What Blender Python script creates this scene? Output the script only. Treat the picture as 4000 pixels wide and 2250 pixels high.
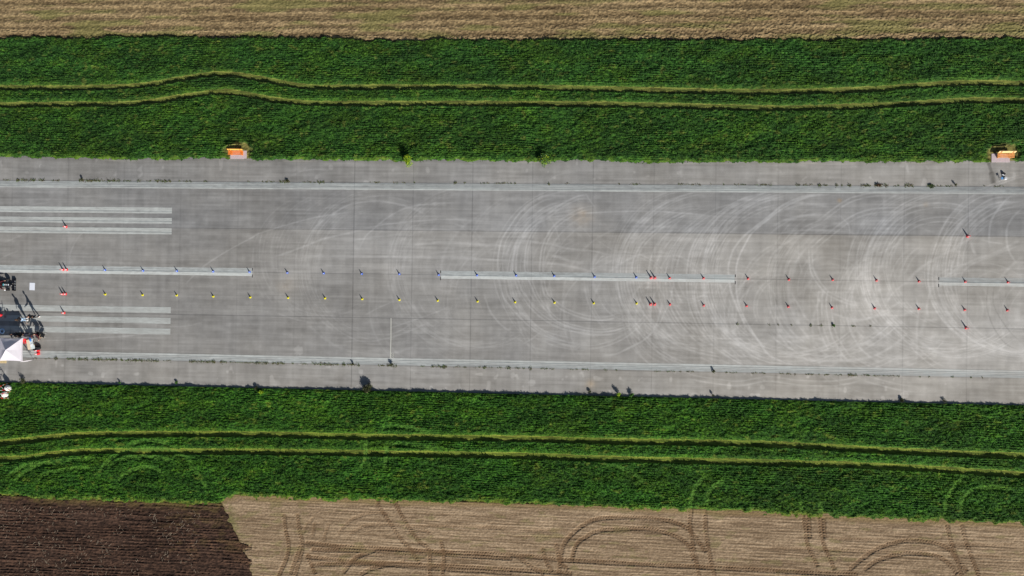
import bpy, math, random
import numpy as np
from mathutils import Vector, Matrix
R = math.radians
for o in list(bpy.data.objects): bpy.data.objects.remove(o)
sc = bpy.context.scene
col = sc.collection

# ------------------------------------------------------------ camera (drone, 76.6 m up, 24 mm equivalent)
CAM = np.array([28.95124, -1.79906, 76.55777]); AX, AY, AZ = 0.00643, 0.05298, 0.01482
cd = bpy.data.cameras.new('camera'); cam = bpy.data.objects.new('camera', cd); col.objects.link(cam)
cd.sensor_width = 36; cd.lens = 24.003; cd.clip_start = 0.5; cd.clip_end = 5000
ROT = Matrix.Rotation(AZ, 4, 'Z') @ Matrix.Rotation(AY, 4, 'Y') @ Matrix.Rotation(AX, 4, 'X')
cam.matrix_world = Matrix.Translation(Vector(CAM)) @ ROT
sc.camera = cam
sc.render.resolution_x = 1024; sc.render.resolution_y = 576

# ------------------------------------------------------------ sky and sun
SUN_EL = R(27.5); SH = Vector((-0.54, 0.842))            # shadows fall this way on the ground
sun_dir = Vector((-SH.x*math.cos(SUN_EL), -SH.y*math.cos(SUN_EL), math.sin(SUN_EL)))
w = bpy.data.worlds.new("World"); sc.world = w; w.use_nodes = True
nt = w.node_tree; nt.nodes.clear()
sky = nt.nodes.new('ShaderNodeTexSky'); sky.sky_type = 'NISHITA'; sky.sun_disc = False
sky.sun_elevation = SUN_EL; sky.sun_rotation = math.atan2(sun_dir.x, sun_dir.y)
bg = nt.nodes.new('ShaderNodeBackground'); bg.inputs[1].default_value = 0.05
wo = nt.nodes.new('ShaderNodeOutputWorld'); nt.links.new(sky.outputs[0], bg.inputs[0]); nt.links.new(bg.outputs[0], wo.inputs[0])
sl = bpy.data.lights.new('sun', 'SUN'); sl.energy = 5.0; sl.angle = R(0.5); sl.color = (1.0, 0.955, 0.89)
so = bpy.data.objects.new('sun', sl); col.objects.link(so); so.location = (0, 0, 60)
so.rotation_euler = sun_dir.to_track_quat('Z', 'Y').to_euler()
sc.view_settings.view_transform = 'Standard'; sc.view_settings.look = 'None'
sc.view_settings.exposure = 0.25; sc.view_settings.gamma = 1.0; sc.view_settings.use_curve_mapping = False
EXPO = 1.05      # a level surface of albedo 1 shows about this bright

# ------------------------------------------------------------ helpers: photo plan -> ground metres
F = 2667.0
RN = np.array([[ROT[i][j] for j in range(3)] for i in range(3)])
def P(px, py, z=0.0):
    px = np.asarray(px, float); py = np.asarray(py, float)
    dx = (px-2000)/F; dy = -(py-1125)/F
    d = [RN[k, 0]*dx + RN[k, 1]*dy - RN[k, 2] for k in range(3)]
    t = (z-CAM[2])/d[2]
    return CAM[0]+t*d[0], CAM[1]+t*d[1]
PAN = {}
for i in range(4):
    PAN['N%d' % i] = (i*1000, 0); PAN['T%d' % i] = (i*1000, 560); PAN['B%d' % i] = (i*1000, 1120); PAN['S%d' % i] = (i*1000, 1680)
def W(*parts):
    """survey notes ('T2', u, v, u, v, ...) -> Nx2 ground points"""
    out = []
    for p in parts:
        ox, oy = PAN[p[0]]; a = np.array(p[1:], float).reshape(-1, 2)
        x, y = P(ox+a[:, 0]/2.574, oy+a[:, 1]/2.574); out.append(np.stack([x, y], 1))
    return np.concatenate(out)
def line_fn(pts):
    pts = pts[np.argsort(pts[:, 0])]
    x0, y0 = pts[0]; x1, y1 = pts[-1]
    sx = (pts[3, 1]-pts[0, 1])/(pts[3, 0]-pts[0, 0])*0.3 if len(pts) > 3 else 0
    return lambda x: np.interp(x, pts[:, 0], pts[:, 1])
def _h(ix, iy, seed):
    n = (ix.astype(np.int64)*374761393 + iy.astype(np.int64)*668265263 + seed*1442695041) & 0xffffffff
    n = ((n ^ (n >> 13))*1274126177) & 0xffffffff
    return ((n ^ (n >> 16)) & 0xffff)/65535.0
def vn(X, Y, sx, sy, seed):
    """smooth value noise, 0..1, feature size sx by sy metres"""
    x = X/sx; y = Y/sy; ix = np.floor(x); iy = np.floor(y); fx = x-ix; fy = y-iy
    fx = fx*fx*(3-2*fx); fy = fy*fy*(3-2*fy)
    a = _h(ix, iy, seed); b = _h(ix+1, iy, seed); c = _h(ix, iy+1, seed); d = _h(ix+1, iy+1, seed)
    return (a*(1-fx)+b*fx)*(1-fy)+(c*(1-fx)+d*fx)*fy
def fbm(X, Y, sx, sy, seed, n=3, g=0.55):
    s = 0; w_ = 1; t = 0
    for k in range(n):
        s = s+w_*vn(X+k*17.3, Y+k*9.1, sx/2**k, sy/2**k, seed+k); t += w_; w_ *= g
    return s/t
def ss(a, b, x):
    t = np.clip((x-a)/(b-a), 0, 1); return t*t*(3-2*t)
def lin(c):
    c = np.asarray(c, float)/255.0
    return np.where(c <= .04045, c/12.92, ((c+.055)/1.055)**2.4)
def alb(r, g, b): return lin((r, g, b))/EXPO
def mixc(A, B, t): return A*(1-t[..., None])+B*t[..., None]
def spline(pts, step=0.04):
    p = np.vstack([2*pts[0]-pts[1], pts, 2*pts[-1]-pts[-2]]); out = []
    for i in range(1, len(p)-2):
        n = max(2, int(np.linalg.norm(p[i+1]-p[i])/step)); t = np.linspace(0, 1, n, endpoint=False)[:, None]
        out.append(.5*((2*p[i])+(-p[i-1]+p[i+1])*t+(2*p[i-1]-5*p[i]+4*p[i+1]-p[i+2])*t*t+(-p[i-1]+3*p[i]-3*p[i+1]+p[i+2])*t**3))
    out.append(p[-2:-1]); return np.vstack(out)

# ------------------------------------------------------------ materials
MATS = {}
def nodes(m):
    m.use_nodes = True; t = m.node_tree; b = t.nodes['Principled BSDF']; return t, b
def mat(name, c, rough=0.6, metal=0.0, noise=0.12, scale=18, bump=0.0, spec=0.35):
    if name in MATS: return MATS[name]
    m = bpy.data.materials.new(name); t, b = nodes(m)
    b.inputs['Roughness'].default_value = rough; b.inputs['Metallic'].default_value = metal
    b.inputs['Specular IOR Level'].default_value = spec
    tc = t.nodes.new('ShaderNodeTexCoord'); n = t.nodes.new('ShaderNodeTexNoise'); n.inputs['Scale'].default_value = scale
    n.inputs['Detail'].default_value = 4
    t.links.new(tc.outputs['Object'], n.inputs['Vector'])
    mr = t.nodes.new('ShaderNodeMapRange'); mr.inputs[1].default_value = .3; mr.inputs[2].default_value = .7
    mr.inputs[3].default_value = 1-noise; mr.inputs[4].default_value = 1+noise
    t.links.new(n.outputs['Fac'], mr.inputs[0])
    mx = t.nodes.new('ShaderNodeVectorMath'); mx.operation = 'SCALE'; mx.inputs[0].default_value = c[:3]
    t.links.new(mr.outputs[0], mx.inputs['Scale']); t.links.new(mx.outputs[0], b.inputs['Base Color'])
    if bump:
        bp = t.nodes.new('ShaderNodeBump'); bp.inputs['Strength'].default_value = bump; bp.inputs['Distance'].default_value = .02
        t.links.new(n.outputs['Fac'], bp.inputs['Height']); t.links.new(bp.outputs[0], b.inputs['Normal'])
    MATS[name] = m; return m
def cmat(name, rough=0.9, noise=0.1, scale=10, stretch=(1, 1, 1), spec=0.2, transl=0.0):
    """surface whose albedo comes from the mesh colour layer, with a fine procedural grain"""
    m = bpy.data.materials.new(name); t, b = nodes(m)
    b.inputs['Roughness'].default_value = rough; b.inputs['Specular IOR Level'].default_value = spec
    at = t.nodes.new('ShaderNodeAttribute'); at.attribute_name = 'Col'
    tc = t.nodes.new('ShaderNodeTexCoord'); mp = t.nodes.new('ShaderNodeMapping'); mp.inputs['Scale'].default_value = stretch
    n = t.nodes.new('ShaderNodeTexNoise'); n.inputs['Scale'].default_value = scale; n.inputs['Detail'].default_value = 5
    t.links.new(tc.outputs['Object'], mp.inputs[0]); t.links.new(mp.outputs[0], n.inputs['Vector'])
    mr = t.nodes.new('ShaderNodeMapRange'); mr.inputs[1].default_value = .3; mr.inputs[2].default_value = .7
    mr.inputs[3].default_value = 1-noise; mr.inputs[4].default_value = 1+noise
    t.links.new(n.outputs['Fac'], mr.inputs[0])
    mx = t.nodes.new('ShaderNodeVectorMath'); mx.operation = 'SCALE'
    t.links.new(at.outputs['Color'], mx.inputs[0]); t.links.new(mr.outputs[0], mx.inputs['Scale'])
    t.links.new(mx.outputs[0], b.inputs['Base Color'])
    if transl:
        tr = t.nodes.new('ShaderNodeBsdfTranslucent'); t.links.new(mx.outputs[0], tr.inputs['Color'])
        ms = t.nodes.new('ShaderNodeMixShader'); ms.inputs[0].default_value = transl
        out = t.nodes['Material Output']
        t.links.new(b.outputs[0], ms.inputs[1]); t.links.new(tr.outputs[0], ms.inputs[2]); t.links.new(ms.outputs[0], out.inputs[0])
    return m

# ------------------------------------------------------------ mesh helpers
def np_mesh(name, V, Q, m, C=None, smooth=False, k=4):
    me = bpy.data.meshes.new(name)
    V = np.ascontiguousarray(V, np.float32); Q = np.ascontiguousarray(Q, np.int32)
    me.vertices.add(len(V)); me.vertices.foreach_set('co', V.ravel())
    me.loops.add(Q.size); me.loops.foreach_set('vertex_index', Q.ravel())
    me.polygons.add(len(Q)); me.polygons.foreach_set('loop_start', np.arange(0, Q.size, k, dtype=np.int32))
    if C is not None:
        a = me.color_attributes.new('Col', 'FLOAT_COLOR', 'POINT')
        a.data.foreach_set('color', np.concatenate([C, np.ones((len(C), 1))], 1).astype(np.float32).ravel())
    me.materials.append(m); me.update(calc_edges=True); me.validate()
    if smooth: me.polygons.foreach_set('use_smooth', np.ones(len(me.polygons), bool))
    o = bpy.data.objects.new(name, me); col.objects.link(o); return o
def grid_arrays(x0, x1, y0, y1, rx, ry):
    xs = np.arange(x0, x1+rx/2, rx); ys = np.arange(y0, y1+ry/2, ry)
    return np.meshgrid(xs, ys)
def grid_obj(name, X, Y, Z, C, m, keep=None, smooth=True):
    ny, nx = X.shape; idx = np.arange(nx*ny).reshape(ny, nx)
    Q = np.stack([idx[:-1, :-1], idx[:-1, 1:], idx[1:, 1:], idx[1:, :-1]], -1).reshape(-1, 4)
    if keep is not None:
        kk = (keep[:-1, :-1] & keep[:-1, 1:] & keep[1:, 1:] & keep[1:, :-1]).ravel(); Q = Q[kk]
        used = np.zeros(nx*ny, bool); used[Q.ravel()] = True; mp = np.cumsum(used)-1; Q = mp[Q]
        V = np.stack([X, Y, Z], -1).reshape(-1, 3)[used]; C = C.reshape(-1, 3)[used]
    else:
        V = np.stack([X, Y, Z], -1).reshape(-1, 3); C = C.reshape(-1, 3)
    return np_mesh(name, V, Q, m, C, smooth)
def tag(o, label=None, cat=None, group=None, kind=None):
    if label: o['label'] = label
    if cat: o['category'] = cat
    if group: o['group'] = group
    if kind: o['kind'] = kind
    return o

class MB:
    def __init__(s): s.v = []; s.f = []; s.mi = []
    def add(s, vs, fs, mi=0):
        b = len(s.v); s.v += [tuple(v) for v in vs]; s.f += [tuple(i+b for i in f) for f in fs]; s.mi += [mi]*len(fs)
    def box(s, c, d, rz=0, ry=0, rx=0, mi=0, taper=1.0, bev=0.0):
        M = Matrix.Translation(Vector(c)) @ Matrix.Rotation(rz, 4, 'Z') @ Matrix.Rotation(ry, 4, 'Y') @ Matrix.Rotation(rx, 4, 'X')
        x, y, z = d[0]/2, d[1]/2, d[2]/2
        def ring(k, e, zz):
            X, Y = (x-e)*k, (y-e)*k; q = min(bev, x*.45, y*.45) if bev else 0
            if q: return [(-X+q, -Y, zz), (X-q, -Y, zz), (X, -Y+q, zz), (X, Y-q, zz), (X-q, Y, zz), (-X+q, Y, zz), (-X, Y-q, zz), (-X, -Y+q, zz)]
            return [(-X, -Y, zz), (X, -Y, zz), (X, Y, zz), (-X, Y, zz)]
        if bev: rs = [ring(1, bev*.5, -z), ring(1, 0, -z+bev*.5), ring(taper, 0, z-bev*.5), ring(taper, bev*.5, z)]
        else: rs = [ring(1, 0, -z), ring(taper, 0, z)]
        n = len(rs[0]); vs = [M @ Vector(p) for r in rs for p in r]; fs = [tuple(range(n))[::-1]]
        for i in range(len(rs)-1):
            for k in range(n): fs.append((i*n+k, i*n+(k+1) % n, (i+1)*n+(k+1) % n, (i+1)*n+k))
        fs.append(tuple((len(rs)-1)*n+k for k in range(n))); s.add(vs, fs, mi)
    def tube(s, pts, r, n=8, mi=0, closed=False):
        pts = [Vector(p) for p in pts]; m = len(pts); rr = r if isinstance(r, (list, tuple)) else [r]*m; vs = []; fs = []
        for i, p in enumerate(pts):
            if closed: t = pts[(i+1) % m]-pts[i-1]
            else: t = pts[min(i+1, m-1)]-pts[max(i-1, 0)]
            t.normalize(); a = t.cross(Vector((0, 0, 1)) if abs(t.z) < .9 else Vector((1, 0, 0))).normalized(); b = t.cross(a)
            vs += [p+(a*math.cos(2*math.pi*k/n)+b*math.sin(2*math.pi*k/n))*rr[i] for k in range(n)]
        for i in range(m if closed else m-1):
            j = (i+1) % m
            for k in range(n): fs.append((i*n+k, i*n+(k+1) % n, j*n+(k+1) % n, j*n+k))
        if not closed: fs += [tuple(range(n)), tuple((m-1)*n+k for k in range(n))[::-1]]
        s.add(vs, fs, mi)
    def lathe(s, prof, n=20, c=(0, 0, 0), mi=0, M=None):
        vs = []; fs = []; M = M or Matrix.Identity(4)
        for r, z in prof: vs += [Vector(c)+(M @ Vector((r*math.cos(2*math.pi*k/n), r*math.sin(2*math.pi*k/n), z))) for k in range(n)]
        for i in range(len(prof)-1):
            for k in range(n): fs.append((i*n+k, i*n+(k+1) % n, (i+1)*n+(k+1) % n, (i+1)*n+k))
        fs.append(tuple(range(n))[::-1]); fs.append(tuple((len(prof)-1)*n+k for k in range(n))); s.add(vs, fs, mi)
    def loft(s, rings, mi=0):
        n = len(rings[0]); vs = [p for r in rings for p in r]; fs = []
        for i in range(len(rings)-1):
            for k in range(n): fs.append((i*n+k, i*n+(k+1) % n, (i+1)*n+(k+1) % n, (i+1)*n+k))
        fs += [tuple(range(n))[::-1], tuple((len(rings)-1)*n+k for k in range(n))]; s.add(vs, fs, mi)
    def blob(s, c, r, n=10, seed=0, j=.1, mi=0, rz=0):
        rnd = random.Random(seed); rings = []; Mz = Matrix.Rotation(rz, 4, 'Z')
        for i in range(1, n):
            th = math.pi*i/n
            rings.append([Vector(c)+Mz @ Vector((r[0]*math.sin(th)*math.cos(2*math.pi*k/14)*(1+rnd.uniform(-j, j)), r[1]*math.sin(th)*math.sin(2*math.pi*k/14)*(1+rnd.uniform(-j, j)), -r[2]*math.cos(th))) for k in range(14)])
        s.loft(rings, mi)
    def build(s, name, mats, parent=None, smooth=False, loc=None):
        me = bpy.data.meshes.new(name); me.from_pydata([tuple(v) for v in s.v], [], s.f); me.update()
        for m in (mats if isinstance(mats, list) else [mats]): me.materials.append(m)
        me.polygons.foreach_set('material_index', s.mi)
        if smooth: me.polygons.foreach_set('use_smooth', [True]*len(me.polygons))
        o = bpy.data.objects.new(name, me); col.objects.link(o)
        if parent: o.parent = parent
        if loc is not None: o.location = loc
        return o
def empty(name, x, y, z=0, rz=0, **k):
    o = bpy.data.objects.new(name, None); col.objects.link(o); o.location = (x, y, z); o.rotation_euler = (0, 0, rz)
    o.empty_display_size = .3; return tag(o, **k)
def copy_tree(o, parent=None):
    c = o.copy(); col.objects.link(c); c.parent = parent
    for ch in [k for k in bpy.data.objects if k.parent == o]: copy_tree(ch, c)
    return c

# ============================================================ THE GROUND
L = 6.75741; JN2, JN1, JC, JS1, JS2 = 10.391, 5.0, 0.0, -4.984, -10.348
XA, XB = -44.0, 90.0
north_edge = line_fn(W(('T0', 0, 132, 500, 148, 1000, 152, 1250, 172, 1500, 160, 1830, 168, 1900, 150, 2300, 150, 2500, 150), ('T1', 0, 168, 700, 172, 1400, 180, 1700, 172, 2574, 182), ('T2', 600, 178, 900, 180, 1400, 195, 2574, 190), ('T3', 600, 188, 1300, 188, 2574, 184)))
south_edge = line_fn(W(('B0', 0, 938, 600, 948, 1200, 963, 1900, 978, 2574, 994), ('B1', 1000, 1015, 2000, 1035, 2574, 1048), ('B2', 1300, 1080, 2574, 1108), ('B3', 1200, 1138, 2574, 1166)))
stub_n = line_fn(W(('N0', 0, 396, 400, 372, 700, 388, 1200, 378, 1700, 372, 2300, 392), ('N1', 0, 372, 700, 388, 1400, 402, 2574, 392), ('N2', 1300, 402, 2574, 396), ('N3', 1000, 400, 1700, 388, 2200, 385, 2574, 376)))
stub_s = line_fn(W(('S0', 0, 650, 400, 690, 1000, 712, 1700, 735, 2200, 752, 2260, 700, 2420, 650), ('S1', 0, 682, 1000, 712, 2574, 745), ('S2', 1500, 800, 2574, 842), ('S3', 1000, 892, 2574, 957)))
pb = W(('S0', 2230, 730, 2290, 850, 2320, 950, 2400, 1130, 2480, 1300, 2540, 1449, 2560, 1560)); pb = pb[np.argsort(pb[:, 1])]
plough_x = lambda y: np.interp(y, pb[:, 1], pb[:, 0])

class Canvas:
    """wear recorded over the ground plan at 6 cm; later read back by every mesh that lies there"""
    def __init__(s, x0, x1, y0, y1, r=0.06):
        s.x0, s.y0, s.r = x0, y0, r; s.a = np.zeros((int((y1-y0)/r)+2, int((x1-x0)/r)+2), np.float32)
    def stroke(s, pts, width, val, fade=True, fn=None, soft=.5, seed=1, gap=0.0):
        q = spline(np.asarray(pts, float)); d = np.gradient(q, axis=0); ln = np.linalg.norm(d, axis=1)+1e-9
        nrm = np.stack([-d[:, 1], d[:, 0]], 1)/ln[:, None]; S = np.cumsum(ln)
        t = np.arange(-width/2, width/2+.001, .035)
        PX = q[:, None, 0]+nrm[:, None, 0]*t; PY = q[:, None, 1]+nrm[:, None, 1]*t
        SS = np.repeat(S[:, None], len(t), 1); TT = np.repeat(t[None], len(S), 0)
        v = 1-np.clip((np.abs(TT)/(width/2)-(1-soft))/soft, 0, 1) if fn is None else fn(SS, TT, width)
        if fade:
            e = min(1.5, S[-1]*.25); v = v*np.clip(SS/e, 0, 1)*np.clip((S[-1]-SS)/e, 0, 1)
        if gap: v = v*(1-gap*ss(.35, .65, vn(SS, TT, .9, .3, seed)))
        ix = ((PX-s.x0)/s.r).astype(int); iy = ((PY-s.y0)/s.r).astype(int)
        ok = (ix >= 0) & (iy >= 0) & (ix < s.a.shape[1]) & (iy < s.a.shape[0])
        tmp = np.zeros_like(s.a); np.maximum.at(tmp, (iy[ok], ix[ok]), (v[ok]).astype(np.float32))
        s.a += tmp*val
    def read(s, X, Y):
        fx = np.clip((X-s.x0)/s.r, 0, s.a.shape[1]-1.01); fy = np.clip((Y-s.y0)/s.r, 0, s.a.shape[0]-1.01)
        ix = fx.astype(int); iy = fy.astype(int); fx = fx-ix; fy = fy-iy; a = s.a
        return (a[iy, ix]*(1-fx)+a[iy, ix+1]*fx)*(1-fy)+(a[iy+1, ix]*(1-fx)+a[iy+1, ix+1]*fx)*fy

# ------------------------------------------------------------ tyre trails on the concrete
TY = Canvas(XA, XB, -15, 15); RNG = random.Random(7)
def pair(pts, gap, w_, v, **k):
    q = np.asarray(pts, float); d = np.gradient(q, axis=0); n = np.stack([-d[:, 1], d[:, 0]], 1)/(np.linalg.norm(d, axis=1)[:, None]+1e-9)
    TY.stroke(q-n*gap/2, w_, v, seed=RNG.randrange(999), gap=.3, **k); TY.stroke(q+n*gap/2, w_*.9, v*.8, seed=RNG.randrange(999), gap=.3, **k)
PAIRS = [
 (W(('T2', 440, 515, 300, 560, 180, 630, 80, 730, 0, 850), ('T1', 2500, 960, 2465, 1100, 2460, 1250), ('B1', 2500, 60), ('B2', 0, 180, 60, 250, 150, 340, 260, 430, 400, 490, 560, 530, 660, 545)), .5),
 (W(('T2', 780, 520, 640, 555, 480, 640, 350, 740, 240, 800, 150, 890, 80, 990, 40, 1100, 25, 1280), ('B2', 80, 20, 130, 100, 220, 220, 340, 320, 480, 395, 640, 435, 830, 462, 960, 462, 1120, 440)), .35),
 (W(('T2', 850, 640, 700, 665, 560, 740, 440, 830, 370, 930, 320, 1050, 300, 1200, 300, 1300), ('B2', 340, 60, 420, 140, 530, 225, 700, 290, 850, 318, 980, 310, 1100, 270)), .35),
 (W(('T2', 300, 800, 230, 880, 170, 1000, 145, 1150, 150, 1280), ('B2', 215, 0, 265, 110, 350, 220, 450, 325, 600, 390, 830, 438, 1000, 430, 1200, 368)), .3),
 (W(('T2', 1900, 492, 1700, 545, 1500, 645, 1350, 765, 1230, 885, 1150, 1015, 1100, 1150, 1080, 1280), ('B2', 1085, 0, 1115, 150, 1165, 260, 1235, 370, 1335, 500, 1450, 620, 1600, 715, 1760, 780)), .33),
 (W(('T2', 1850, 660, 1700, 720, 1550, 800, 1430, 900, 1330, 1000, 1270, 1100, 1230, 1200, 1225, 1280), ('B2', 1255, 50, 1295, 170, 1370, 300, 1480, 420, 1620, 540, 1780, 615, 1950, 660, 2150, 700)), .33),
 (W(('T2', 2480, 520, 2300, 580, 2130, 680, 2000, 800, 1890, 930, 1820, 1060, 1785, 1200, 1775, 1280), ('B2', 1775, 50, 1805, 200, 1860, 340, 1950, 480, 2060, 600, 2200, 700, 2330, 770)), .35),
 (W(('T3', 200, 500), ('T2', 2574, 560, 2430, 620, 2300, 710, 2200, 810, 2120, 900, 2030, 1010, 1965, 1130, 1940, 1280), ('B2', 1950, 60, 1980, 200, 2040, 320, 2140, 440, 2280, 560, 2450, 690), ('B3', 60, 760)), .33),
 (W(('T3', 1250, 500, 1100, 505, 900, 545, 780, 595, 650, 685, 490, 810)), .4),
 (W(('T3', 1400, 668, 1150, 668, 950, 705, 800, 780, 680, 870, 560, 965, 430, 1080)), .45),
 (W(('T3', 2050, 680, 1880, 632, 1700, 620, 1500, 652, 1350, 712, 1220, 812, 1120, 912, 1050, 1040, 1015, 1170, 1005, 1300, 1025, 1440), ('B3', 1040, 50, 1095, 180, 1180, 290, 1300, 410, 1400, 520, 1530, 660, 1680, 780, 1780, 825)), .5),
 (W(('T3', 2000, 800, 1830, 765, 1680, 765, 1520, 800, 1400, 870, 1300, 970, 1220, 1070, 1180, 1180, 1175, 1300)), .5),
 (W(('T3', 2400, 480, 2150, 512, 2000, 595, 1880, 705, 1780, 855, 1720, 1005, 1670, 1155, 1640, 1300, 1640, 1440), ('B3', 1680, 150, 1750, 280, 1850, 400, 1980, 500)), .5),
 (W(('T3', 2500, 560, 2300, 570, 2150, 640, 2000, 770, 1900, 900, 1850, 1050, 1820, 1200, 1810, 1400)), .55),
 (W(('T3', 2574, 600, 2350, 640, 2180, 730, 2050, 850, 1980, 980, 1940, 1150, 1930, 1300)), .5),
 (W(('B3', 540, 0, 522, 200, 535, 400, 590, 550, 650, 660)), .45),
 (W(('B3', 640, 0, 612, 150, 630, 330, 665, 480, 725, 590, 860, 790)), .5),
 (W(('B3', 0, 440, 150, 545, 300, 622, 450, 657, 640, 668, 800, 652, 960, 600, 1150, 480, 1330, 330)), .6),
 (W(('T3', 430, 1000, 432, 1150, 455, 1300, 545, 1440), ('B3', 630, 75, 800, 150, 950, 180)), .35),
 (W(('B2', 1760, 895, 1900, 925, 2100, 955, 2300, 970), ('B3', 0, 925, 300, 960, 600, 970, 800, 950, 950, 912)), .5),
 (W(('B3', 950, 912, 1150, 965, 1350, 1012, 1530, 1030)), .6),
 (W(('T3', 2080, 515, 2300, 405, 2574, 315)), .3),
]
for p, g in PAIRS: pair(p, g, .2, .6, soft=.7)
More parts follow.
